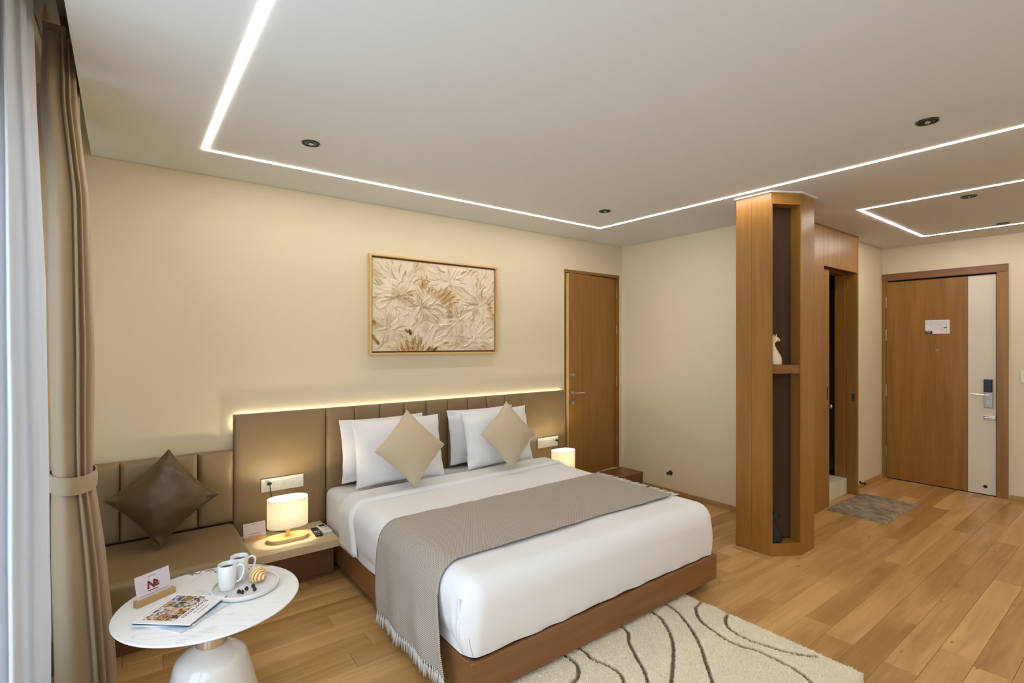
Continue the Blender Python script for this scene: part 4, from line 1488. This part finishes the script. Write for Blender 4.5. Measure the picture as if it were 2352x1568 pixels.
# ================================================================== WALL ART
AX0, AX1, AZ0, AZ1 = 1.466, 2.646, 1.417, 2.180
art = thing('wall_art', 'framed cream and ochre flower relief painting above the bed', 'painting', ((AX0 + AX1) / 2, YB, AZ0))
aw, ah = (AX1 - AX0) / 2, AZ1 - AZ0
fw_, fd = 0.014, 0.046
for (x0, x1, z0, z1) in ((-aw, aw, 0, fw_), (-aw, aw, ah - fw_, ah), (-aw, -aw + fw_, fw_, ah - fw_), (aw - fw_, aw, fw_, ah - fw_)):
    obj('frame', B(x0, x1, -fd, -0.001, z0, z1, 0.001), 'bamboo', art)
obj('shadow_tray', B(-aw + fw_, aw - fw_, -0.012, -0.002, fw_, ah - fw_), 'wood_dark', art)
def canvas():
    gw, gh = 300, 190
    cw, ch = 2 * (aw - fw_ - 0.012), ah - 2 * (fw_ + 0.012)
    asp = cw / ch
    rng = np.random.default_rng(4)
    H = np.zeros((gw, gh))
    T = np.zeros((gw, gh))
    U, Vv = np.meshgrid(np.linspace(0, asp, gw), np.linspace(0, 1, gh), indexing='ij')
    cen = [(0.58, 0.50), (0.30, 0.62), (1.05, 0.35), (1.35, 0.55), (0.95, 0.80), (0.18, 0.25), (1.25, 0.12), (0.62, 0.02)]
    # broad petals
    for c in cen:
        for k in range(11):
            a = rng.uniform(0, 2 * PI)
            L = rng.uniform(0.16, 0.36)
            wdt = rng.uniform(0.06, 0.12)
            px, py = c[0] + math.cos(a) * L * 0.5, c[1] + math.sin(a) * L * 0.5
            du = (U - px) * math.cos(a) + (Vv - py) * math.sin(a)
            dv_ = -(U - px) * math.sin(a) + (Vv - py) * math.cos(a)
            m = np.clip(1 - (du / (L * 0.55)) ** 2 - (dv_ / wdt) ** 2, 0, 1) ** 0.5
            Hn = m * rng.uniform(0.3, 1.0) * 0.9 + 0.16 * m * np.sin(dv_ * 110 + 4 * np.sin(du * 14 + k))
            H = np.where(m > 0.05, np.where(rng.uniform() < 0.6, np.maximum(H, Hn), Hn), H)
    # knife ridges
    for k in range(420):
        u, v = rng.uniform(0, asp), rng.uniform(0, 1)
        d = [(math.hypot(u - c[0], v - c[1]), c) for c in cen]
        c = min(d)[1]
        a = math.atan2(v - c[1], u - c[0]) + rng.normal(0, 0.25)
        L, wdt = rng.uniform(0.03, 0.10), rng.uniform(0.005, 0.010)
        i0, i1 = int((u - L) / asp * gw), int((u + L) / asp * gw) + 2
        j0, j1 = int((v - L) * gh), int((v + L) * gh) + 2
        i0, j0 = max(i0, 0), max(j0, 0)
        i1, j1 = min(i1, gw), min(j1, gh)
        if i1 <= i0 or j1 <= j0:
            continue
        uu, vv = U[i0:i1, j0:j1], Vv[i0:i1, j0:j1]
        du = (uu - u) * math.cos(a) + (vv - v) * math.sin(a)
        dd = -(uu - u) * math.sin(a) + (vv - v) * math.cos(a) + 0.25 * du * du / L
        m = np.clip(1 - (du / L) ** 2, 0, 1) * np.exp(-(dd / wdt) ** 2)
        H[i0:i1, j0:j1] += m * rng.uniform(0.35, 1.0) * rng.choice([1, 1, -1])
        if rng.uniform() < 0.22:
            T[i0:i1, j0:j1] = np.maximum(T[i0:i1, j0:j1], 0.55 * m * rng.uniform(0.4, 1))
    def fbm(fx, fy, sd):
        out = np.zeros(U.shape)
        rg = np.random.default_rng(sd)
        for q in range(7):
            a = rg.uniform(0, 2 * PI)
            f = 2 ** (q * 0.55)
            out += np.sin((U * math.cos(a) * fx + Vv * math.sin(a) * fy) * f + rg.uniform(0, 6) + 1.3 * np.sin((Vv * fx - U * fy) * 0.6 * f)) / f ** 0.6
        return out / 3.0
    def patch(cu, cv, ru, rv, s, sd, rot=0.0):
        du = (U - cu) * math.cos(rot) + (Vv - cv) * math.sin(rot)
        dw = -(U - cu) * math.sin(rot) + (Vv - cv) * math.cos(rot)
        rad = np.sqrt((du / ru) ** 2 + (dw / rv) ** 2)
        an = np.arctan2(Vv - 0.48, U - 0.66) if cv > 0.3 else np.arctan2(Vv + 0.25, U - 0.5)
        rr_ = np.hypot(U - 0.66, Vv - 0.48)
        st_ = np.sin(an * 31 + sd + 3 * np.sin(rr_ * 9)) + 0.7 * np.sin(an * 67 + 2 * sd + 4 * np.sin(rr_ * 14)) + 0.5 * np.sin(an * 123 + rr_ * 8)
        ragged = fbm(24, 16, sd) * 0.25 + st_ * 0.20
        return s * np.clip((1.0 - rad + ragged) * 2.2, 0, 1) * np.clip(0.72 + 0.22 * st_, 0.1, 1.3)
    T = np.maximum(T, patch(0.90, 0.62, 0.17, 0.10, 0.50, 1, -0.5))
    T = np.maximum(T, patch(0.60, 0.74, 0.07, 0.13, 0.42, 2, -0.3))
    T = np.maximum(T, patch(0.72, 0.66, 0.12, 0.06, 0.40, 21, -0.5))
    T = np.maximum(T, patch(0.93, 0.44, 0.05, 0.10, 0.42, 22, 0.2))
    T = np.maximum(T, patch(0.46, 0.05, 0.17, 0.11, 0.56, 3, 0.2))
    T = np.maximum(T, patch(0.70, 0.01, 0.09, 0.05, 0.78, 4))
    T = np.maximum(T, patch(0.42, 0.215, 0.085, 0.030, 1.0, 5, -0.5))
    T = np.maximum(T, patch(0.03, 0.13, 0.07, 0.028, 0.8, 6, -0.8))
    T = np.maximum(T, patch(0.01, 0.30, 0.03, 0.03, 0.7, 7))
    T = np.maximum(T, patch(1.53, 0.48, 0.05, 0.10, 0.42, 8, 0.5))
    T = np.maximum(T, patch(1.38, 0.72, 0.08, 0.20, 0.20, 12, 0.2))
    T = np.maximum(T, np.clip(fbm(9, 7, 31) * 0.35 - 0.05, 0, 0.22))
    me = bpy.data.meshes.new('canvas')
    X = -cw / 2 + U / asp * cw
    Zz = fw_ + 0.012 + Vv * ch
    ed = np.clip(np.minimum(np.minimum(U, asp - U), np.minimum(Vv, 1 - Vv)) / 0.05, 0.15, 1)
    Y = -0.026 - 0.013 * np.clip(H, -0.5, 1.5) * ed
    co = np.stack([X, Y, Zz], -1).reshape(-1, 3)
    idx = np.arange(gw * gh).reshape(gw, gh)
    fc = np.stack([idx[:-1, :-1], idx[1:, :-1], idx[1:, 1:], idx[:-1, 1:]], -1).reshape(-1, 4)
    rim = np.concatenate([idx[:, 0], idx[-1, 1:], idx[-2::-1, -1], idx[0, -2:0:-1]])
    bk = co[rim].copy()
    bk[:, 1] = -0.013
    n0 = len(co)
    allc = np.concatenate([co, bk])
    k = len(rim)
    side = [(int(rim[i]), n0 + i, n0 + (i + 1) % k, int(rim[(i + 1) % k])) for i in range(k)]
    me.from_pydata(allc.tolist(), [], fc.tolist() + side)
    at = me.attributes.new('tone', 'FLOAT', 'POINT')
    vals = np.concatenate([T.reshape(-1), np.zeros(k)]).astype(np.float32)
    at.data.foreach_set('value', vals)
    me.materials.append(M['canvas'])
    for p in me.polygons:
        p.use_smooth = True
    o = link(bpy.data.objects.new('canvas', me))
    o.parent = art
canvas()

# ================================================================== SIDE TABLE AND WHAT STANDS ON IT
tb = thing('side_table', 'round white marble side table on a white cone base by the bench', 'table', (0.274, 2.303, 0))
bm = lathe(bmesh.new(), [(0.0, 0.484), (0.290, 0.484), (0.306, 0.488), (0.315, 0.494), (0.316, 0.497), (0.314, 0.4995), (0.311, TZ), (0.0, TZ)], 0, 0, 96)
obj('table_top', bm, 'marble', tb, True, 30)
bm = lathe(bmesh.new(), [(0.0, 0.0), (0.19, 0.0), (0.192, 0.006), (0.178, 0.06), (0.130, 0.255), (0.126, 0.272), (0.115, 0.288), (0.09, 0.306), (0.058, 0.324), (0.052, 0.327), (0.0, 0.327)], 0, 0, 64)
obj('cone_base', bm, 'white_paint', tb, True, 50)
bm = lathe(bmesh.new(), [(0.050, 0.326), (0.054, 0.330), (0.054, 0.4835)], 0, 0, 48)
obj('collar', bm, 'gold', tb, True, 50)

# tray
tr = obj('tray', lathe(bmesh.new(), [(0.0, 0), (0.112, 0), (0.122, 0.004), (0.126, 0.012), (0.126, 0.020), (0.123, 0.022), (0.119, 0.020), (0.117, 0.010), (0.110, 0.007), (0.0, 0.007)], 0, 0, 72, 1.0, 1.0), 'tray', None, True, 45)
TRC = (0.397, 2.315)
tr.location = (*TRC, TZ + 0.0005)
tag(tr, 'round white rimmed tray with mugs and pastry on the marble table', 'tray')
TRZ = TZ + 0.0078
def mug(label, loc, rz):
    t = thing('mug', label, 'mug', loc, rz, 'white coffee mugs on the tray')
    bm = lathe(bmesh.new(), [(0.0, 0.001), (0.025, 0.0), (0.028, 0.003), (0.031, 0.02), (0.034, 0.06), (0.035, 0.100), (0.0343, 0.1012), (0.033, 0.100), (0.0315, 0.06), (0.028, 0.02), (0.025, 0.006), (0.0, 0.006)], 0, 0, 40)
    obj('cup', bm, 'ceramic', t, True, 60)
    pts = spline([(0.033, 0, 0.086), (0.047, 0, 0.092), (0.060, 0, 0.080), (0.058, 0, 0.056), (0.045, 0, 0.030), (0.0305, 0, 0.022)], 6)
    bm = bmesh.new()
    rings = []
    for i, p in enumerate(pts):
        tt = (pts[min(i + 1, len(pts) - 1)] - pts[max(i - 1, 0)]).normalized()
        nn = Vector((0, 1, 0))
        mm = tt.cross(nn)
        rings.append([p + nn * 0.0065 * math.cos(2 * PI * k / 10) + mm * 0.0038 * math.sin(2 * PI * k / 10) for k in range(10)])
    loft(bm, rings)
    obj('handle', bm, 'ceramic', t, True, 60)
    bm = lathe(bmesh.new(), [(0.0, 0.084), (0.0322, 0.084), (0.0322, 0.0845), (0.0, 0.0845)], 0, 0, 32)
    obj('coffee', bm, 'coffee', t, True, 40)
    return t
mug('white mug of coffee standing nearest the magazines', (0.333, 2.338, TRZ), math.radians(-12))
mug('white mug of coffee standing further back on the tray', (0.386, 2.395, TRZ), math.radians(-5))

# croissant: curved body with ridges
bm = bmesh.new()
ra = bm.verts.layers.float.new('ridge')
NSEG = 90
rings = []
for i in range(NSEG + 1):
    t = i / NSEG
    ang = -0.95 + 1.9 * t
    cx, cy = 0.038 * math.sin(ang), 0.038 * (1 - math.cos(ang))
    env = max(0.0, math.sin(PI * min(0.985, max(0.02, t)) ** 1.0)) ** 0.6 * (1.12 - 0.5 * t)
    ph = (t * 9) % 1.0
    rid = abs(math.sin(PI * t * 9))
    R = 0.0285 * env * (0.88 + 0.14 * rid) + 0.0015
    ring = []
    tx, ty = math.cos(ang), math.sin(ang)
    for k in range(20):
        a = 2 * PI * k / 20
        off = R * math.cos(a)
        z = max(R * 1.02 * math.sin(a), -R * 0.75)
        v = bm.verts.new((cx - ty * off, cy + tx * off, z + R * 0.0))
        v[ra] = rid ** 1.5
        ring.append(v)
    rings.append((ring, R))
for a, b in zip(rings, rings[1:]):
    for k in range(20):
        bm.faces.new((a[0][k], a[0][(k + 1) % 20], b[0][(k + 1) % 20], b[0][k]))
bm.faces.new(rings[0][0])
bm.faces.new(rings[-1][0])
cr = obj('croissant', bm, 'croissant', None, True)
zmin = min(v.co.z for v in cr.data.vertices)
cr.location = (0.446, 2.335, TRZ - zmin * 1.22)
cr.scale = (1.22, 1.22, 1.22)
cr.rotation_euler = (0, 0, math.radians(-88))
tag(cr, 'small golden ridged croissant on the tray', 'pastry')

def berry(x, y, label, rz):
    bm = bmesh.new()
    r = 0.0075
    lathe(bm, [(0.0, 0.0), (r * 0.6, r * 0.2), (r * 0.95, r * 0.65), (r, r), (r * 0.85, r * 1.5), (r * 0.5, r * 1.82), (r * 0.42, r * 2.0), (r * 0.3, r * 1.78), (0.0, r * 1.7)], 0, 0, 16)
    for k in range(5):
        a = 2 * PI * k / 5
        loft(bm, [[(r * .36 * math.cos(a + q), r * .36 * math.sin(a + q), r * 1.85) for q in (-.35, 0, .35)],
                  [(r * .62 * math.cos(a + q * .2), r * .62 * math.sin(a + q * .2), r * 2.12) for q in (-.35, 0, .35)]], cap=True)
    o = obj('blueberry', bm, 'berry', None, True, 50)
    o.location = (x, y, TRZ)
    o.rotation_euler = (0, 0, rz)
    tag(o, label, 'blueberry', 'blueberries on the tray')
berry(0.3640, 2.268, 'dark blueberry on the tray at the left of the touching pair', 0)
berry(0.3745, 2.255, 'dark blueberry on the tray at the right of the touching pair', 1)
berry(0.3930, 2.277, 'dark blueberry in the middle of the tray between the pair and the croissant', 2)
berry(0.4190, 2.286, 'dark blueberry on the tray closest to the croissant', 3)
berry(0.4180, 2.252, 'dark blueberry nearest the front rim of the tray below the croissant', 4)

# magazines
MU = Vector((0.746, -0.666))     # towards the top of the cover
def magazine(name, label, c, z, rz, w, h, th, cover, deco=None):
    t = thing(name, label, 'magazine', (c[0], c[1], z), rz, 'magazines stacked on the marble table')
    obj('pages', B(-w / 2 + 0.001, w / 2 - 0.001, -h / 2 + 0.001, h / 2 - 0.001, 0.0022, th - 0.0006), 'paper', t)
    obj('back_cover', B(-w / 2, w / 2, -h / 2, h / 2, 0, 0.0022), cover[1], t)
    cv = obj('front_cover', B(-w / 2, w / 2, -h / 2, h / 2, th - 0.0006, th), cover[0], t)
    obj('spine', B(-w / 2 - 0.0006, -w / 2, -h / 2, h / 2, 0, th), cover[1], t)
    if deco:
        deco(cv, th, w, h)
    return t
M['blue_print'] = simple('pale_blue_cover', (0.55, 0.65, 0.78), 0.3, var=0.25, vscale=18)
# local frame: x = reading direction, y = up on the cover
base_rot = math.atan2(-0.76, -0.65)
magazine('magazine', 'lowest magazine with a pale blue cover fanned out under the others', (0.172, 2.232), TZ + 0.0005, base_rot + math.radians(-13), 0.205, 0.215, 0.006, ('blue_print', 'paper'))
magazine('magazine', 'middle magazine with a pale blue cover between two others', (0.166, 2.252), TZ + 0.0070, base_rot + math.radians(7), 0.205, 0.212, 0.004, ('blue_print', 'paper'))
def photo_mat(k):
    r = random.Random(k * 7 + 1)
    pal = [((0.02, 0.03, 0.10), (0.55, 0.65, 0.9)), ((0.03, 0.015, 0.008), (0.80, 0.62, 0.42)), ((0.05, 0.02, 0.01), (0.65, 0.28, 0.10)),
           ((0.12, 0.05, 0.03), (0.75, 0.66, 0.52)), ((0.02, 0.03, 0.03), (0.50, 0.55, 0.50)), ((0.03, 0.03, 0.08), (0.80, 0.40, 0.12)),
           ((0.03, 0.03, 0.03), (0.6, 0.7, 0.68)), ((0.04, 0.012, 0.01), (0.55, 0.35, 0.22)), ((0.03, 0.015, 0.015), (0.70, 0.35, 0.08)),
           ((0.04, 0.015, 0.01), (0.75, 0.45, 0.38)), ((0.04, 0.02, 0.03), (0.80, 0.72, 0.72)), ((0.05, 0.02, 0.008), (0.65, 0.38, 0.14))]
    a, b = pal[k % 12]
    m, nt, bs = _mat('printed_photo')
    tc = nt.nodes.new('ShaderNodeTexCoord')
    n = nt.nodes.new('ShaderNodeTexNoise')
    n.inputs['Scale'].default_value = 70 + 10 * (k % 4)
    n.inputs['Detail'].default_value = 3
    nt.links.new(tc.outputs['Object'], n.inputs['Vector'])
    rp = nt.nodes.new('ShaderNodeValToRGB')
    rp.color_ramp.elements[0].position = 0.42
    rp.color_ramp.elements[1].position = 0.62
    rp.color_ramp.elements[0].color = (*a, 1)
    rp.color_ramp.elements[1].color = (*b, 1)
    nt.links.new(n.outputs['Fac'], rp.inputs['Fac'])
    nt.links.new(rp.outputs['Color'], bs.inputs['Base Color'])
    bs.inputs['Roughness'].default_value = 0.3
    return m
def deco_cover(cv, th, w, h):
    # photo grid: four columns across the reading direction, three rows
    gx0, gx1, gy0, gy1 = -w * 0.44, w * 0.42, -h * 0.40, h * 0.17
    k = 0
    for r in range(3):
        for c in range(4):
            a = gx0 + (gx1 - gx0) * c / 4
            b = gy0 + (gy1 - gy0) * r / 3
            obj('cover_photo', B(a + 0.0012, a + (gx1 - gx0) / 4 - 0.0012, b + 0.0012, b + (gy1 - gy0) / 3 - 0.0012, th - 0.0001, th + 0.0002), photo_mat((k * 5 + 3 * r) % 12), cv)
            k += 1
    bm = xf(text_bm('Experiences', 0.027, 0.00012, 0.0, 0.2), Matrix.Translation((-w * 0.01, h * 0.235, th + 0.0001)))
    obj('title', bm, 'ink', cv)
    bm = xf(text_bm('THE BOOK OF', 0.010, 0.00012), Matrix.Translation((-w * 0.01, h * 0.315, th + 0.0001)))
    obj('title', bm, 'ink_grey', cv)
    obj('print', B(-w * 0.16, w * 0.14, h * 0.388, h * 0.402, th - 0.0001, th + 0.0002), 'ink_grey', cv)
    obj('print', B(-w * 0.35, w * 0.33, -h * 0.452, -h * 0.444, th - 0.0001, th + 0.0002), 'ink_grey', cv)
magazine('magazine', 'top magazine with a grid of photos and the title Experiences', (0.171, 2.247), TZ + 0.0115, base_rot, 0.208, 0.212, 0.007, ('paper', 'black'), deco_cover)  # thick black back cover also paints the dark gap beneath

# ================================================================== RUG AND MAT
def rug():
    x0, x1, y0, y1 = 1.20, 2.635, 0.84, 1.92
    lines = []
    # curves read on the floor (metres)
    A = math.radians(37.34)
    fwv, rtv = (math.sin(A), math.cos(A)), (math.cos(A), -math.sin(A))
    def fl(cx, cy, z=0.03):
        X, Y = 1200 + cx / 2.94, 1250 + cy / 2.94
        r, u = (X - 1176) / 1169, (789.2 - Y) / 1169
        k = (z - 1.5) / u
        return (k * (fwv[0] + rtv[0] * r), k * (fwv[1] + rtv[1] * r))
    raw = [[(320, 770), (375, 830), (375, 890), (340, 935)],
           [(415, 720), (460, 765), (590, 825), (660, 875), (690, 940)],
           [(690, 570), (720, 660), (770, 760), (820, 850), (850, 935)],
           [(890, 465), (970, 550), (1015, 660), (1018, 780), (1005, 935)],
           [(990, 415), (1110, 530), (1190, 660), (1240, 800), (1285, 935)],
           [(1185, 370), (1170, 430), (1200, 510), (1300, 590), (1420, 665), (1600, 725), (1800, 820), (1900, 885), (1955, 935)],
           [(1385, 470), (1370, 510), (1400, 570), (1520, 640), (1650, 685), (1780, 725), (1900, 748), (1985, 758)]]
    for k, c in enumerate(raw):
        p = [fl(*q) for q in c]
        if k < 6:      # run on towards the front edge, out of view
            dx, dy = p[-1][0] - p[-2][0], p[-1][1] - p[-2][1]
            L = math.hypot(dx, dy)
            for s in (0.25, 0.6):
                p.append((p[-1][0] + dx / L * s * 0.6, p[-1][1] + dy / L * s * 0.6))
        if k < 6:
            p.insert(0, (p[0][0] - 0.03, 1.95))
        P = spline([(a, b, 0) for a, b in p], 10)
        lines.append(np.array([(v.x, v.y) for v in P]))
    nx, ny = 260, 196
    xs_ = np.linspace(x0, x1, nx)
    ys_ = np.linspace(y0, y1, ny)
    XX, YY = np.meshgrid(xs_, ys_, indexing='ij')
    D = np.full(XX.shape, 9.0)
    for P in lines:
        for a, b in zip(P[:-1], P[1:]):
            d = b - a
            l2 = d @ d
            if l2 < 1e-10:
                continue
            t = np.clip(((XX - a[0]) * d[0] + (YY - a[1]) * d[1]) / l2, 0, 1)
            D = np.minimum(D, np.hypot(XX - a[0] - t * d[0], YY - a[1] - t * d[1]))
    rng = np.random.default_rng(2)
    line = np.clip(1 - (D - 0.0068) / 0.004, 0, 1)
    edge = np.minimum(np.minimum(XX - x0, x1 - XX), np.minimum(YY - y0, y1 - YY))
    # rounded front corner and slightly uneven outline
    zz = 0.030 * np.clip(edge / 0.02, 0, 1) ** 0.5
    puff = 0.004 * np.clip(D / 0.05, 0, 1) ** 0.5
    jit = rng.normal(0, 0.0016, XX.shape)
    Z = np.maximum(zz + puff * (zz > 0.02) + jit * (edge > 0.004) - 0.011 * line, 0.001)
    XX = XX + rng.normal(0, 0.0014, XX.shape)
    YY = YY + rng.normal(0, 0.0014, YY.shape)
    # rounded corner at the visible front right
    for (qx, qy, sx, sy) in ((x1, y0, -1, 1), (x0, y0, 1, 1)):
        r = 0.06
        cx, cy = qx + sx * r, qy + sy * r
        m = ((XX - cx) * sx < 0) & ((YY - cy) * sy < 0)
        dd = np.hypot(XX - cx, YY - cy)
        f = np.where(m & (dd > r), r / np.maximum(dd, 1e-6), 1)
        XX = cx + (XX - cx) * f
        YY = cy + (YY - cy) * f
    cx, cy = (x0 + x1) / 2, (y0 + y1) / 2
    me = bpy.data.meshes.new('pile')
    co = np.stack([XX - cx, YY - cy, Z], -1).reshape(-1, 3)
    idx = np.arange(nx * ny).reshape(nx, ny)
    fc = np.stack([idx[:-1, :-1], idx[1:, :-1], idx[1:, 1:], idx[:-1, 1:]], -1).reshape(-1, 4)
    me.from_pydata(co.tolist(), [], fc.tolist())
    at = me.attributes.new('line', 'FLOAT', 'POINT')
    at.data.foreach_set('value', line.reshape(-1).astype(np.float32))
    me.materials.append(M['rug'])
    root = thing('area_rug', 'cream shaggy rug with curving brown lines at the foot of the bed', 'rug', (cx, cy, 0.0005))
    o = link(bpy.data.objects.new('pile', me))
    o.parent = root
    # tufts standing up from the cream fields
    n = 46000
    tx, ty = rng.uniform(x0 + 0.01, x1 - 0.01, n), rng.uniform(y0 + 0.01, min(y1, 1.86), n)
    ii = np.clip(((tx - x0) / (x1 - x0) * (nx - 1)).round().astype(int), 0, nx - 1)
    jj = np.clip(((ty - y0) / (y1 - y0) * (ny - 1)).round().astype(int), 0, ny - 1)
    ok = D[ii, jj] > 0.013
    tx, ty, tz = XX[ii, jj][ok] + rng.normal(0, .002, ok.sum()), YY[ii, jj][ok] + rng.normal(0, .002, ok.sum()), Z[ii, jj][ok]
    m = len(tx)
    a = rng.uniform(0, 2 * PI, m)
    lx, ly = rng.normal(0, 0.006, m), rng.normal(0, 0.006, m)
    w = 0.0016
    p0 = np.stack([tx - w * np.cos(a) - cx, ty - w * np.sin(a) - cy, tz - 0.003], -1)
    p1 = np.stack([tx + w * np.cos(a) - cx, ty + w * np.sin(a) - cy, tz - 0.003], -1)
    p2 = np.stack([tx + lx - cx, ty + ly - cy, tz + rng.uniform(0.003, 0.008, m)], -1)
    co = np.stack([p0, p1, p2], 1).reshape(-1, 3)
    me2 = bpy.data.meshes.new('tufts')
    me2.from_pydata(co.tolist(), [], np.arange(3 * m).reshape(-1, 3).tolist())
    me2.materials.append(M['tuft'])
    o2 = link(bpy.data.objects.new('tufts', me2))
    o2.parent = root
    o2['kind'] = 'stuff'
rug()

def bath_mat():
    x0, x1, y0, y1 = 5.03, 5.83, 1.475, 1.925
    nx, ny = 130, 76
    rng = np.random.default_rng(8)
    XX, YY = np.meshgrid(np.linspace(x0, x1, nx), np.linspace(y0, y1, ny), indexing='ij')
    e = np.minimum(np.minimum(XX - x0, x1 - XX), np.minimum(YY - y0, y1 - YY))
    Z = np.maximum(0.022 * np.clip(e / 0.02, 0, 1) ** 0.5 + rng.normal(0, 0.0018, XX.shape) * (e > 0.003), 0.001)
    for i in range(nx):
        for j in range(ny):
            Z[i, j] += 0.006 * nz(XX[i, j] * 14, YY[i, j] * 14, 0) * (e[i, j] > 0.01)
    XX = XX + rng.normal(0, .0015, XX.shape)
    YY = YY + rng.normal(0, .0015, XX.shape)
    cx, cy = (x0 + x1) / 2, (y0 + y1) / 2
    me = bpy.data.meshes.new('bath_mat')
    idx = np.arange(nx * ny).reshape(nx, ny)
    fc = np.stack([idx[:-1, :-1], idx[1:, :-1], idx[1:, 1:], idx[:-1, 1:]], -1).reshape(-1, 4)
    me.from_pydata(np.stack([XX - cx, YY - cy, np.maximum(Z, 0.0008)], -1).reshape(-1, 3).tolist(), [], fc.tolist())
    me.materials.append(M['mat'])
    for p in me.polygons:
        p.use_smooth = True
    o = link(bpy.data.objects.new('bath_mat', me))
    o.location = (cx, cy, 0.0003)
    tag(o, 'shaggy taupe mat on the floor before the bathroom doorway', 'mat')
bath_mat()

# door stops
def doorstop(label, loc, rz):
    t = thing('door_stop', label, 'door stop', loc, rz, 'black wall door stops')
    bm = lathe(bmesh.new(), [(0.0, 0.0), (0.024, 0.0), (0.024, 0.005), (0.016, 0.012), (0.007, 0.018), (0.006, 0.042), (0.0, 0.042)], 0, 0, 20)
    xf(bm, Matrix.Rotation(PI / 2, 4, 'X'))
    obj('stem', bm, 'black', t, True, 50)
    bm = bmesh.new()
    ellipsoid(bm, (0, -0.048, 0), (0.014, 0.013, 0.014), 14, 10)
    obj('bumper', bm, 'black', t, True)
doorstop('black door stop low on the cream wall right of the bed', (XR, 3.094, 0.208), -PI / 2)
doorstop('black door stop low on the short hall wall by the bathroom', (6.13, YP, 0.043), 0)
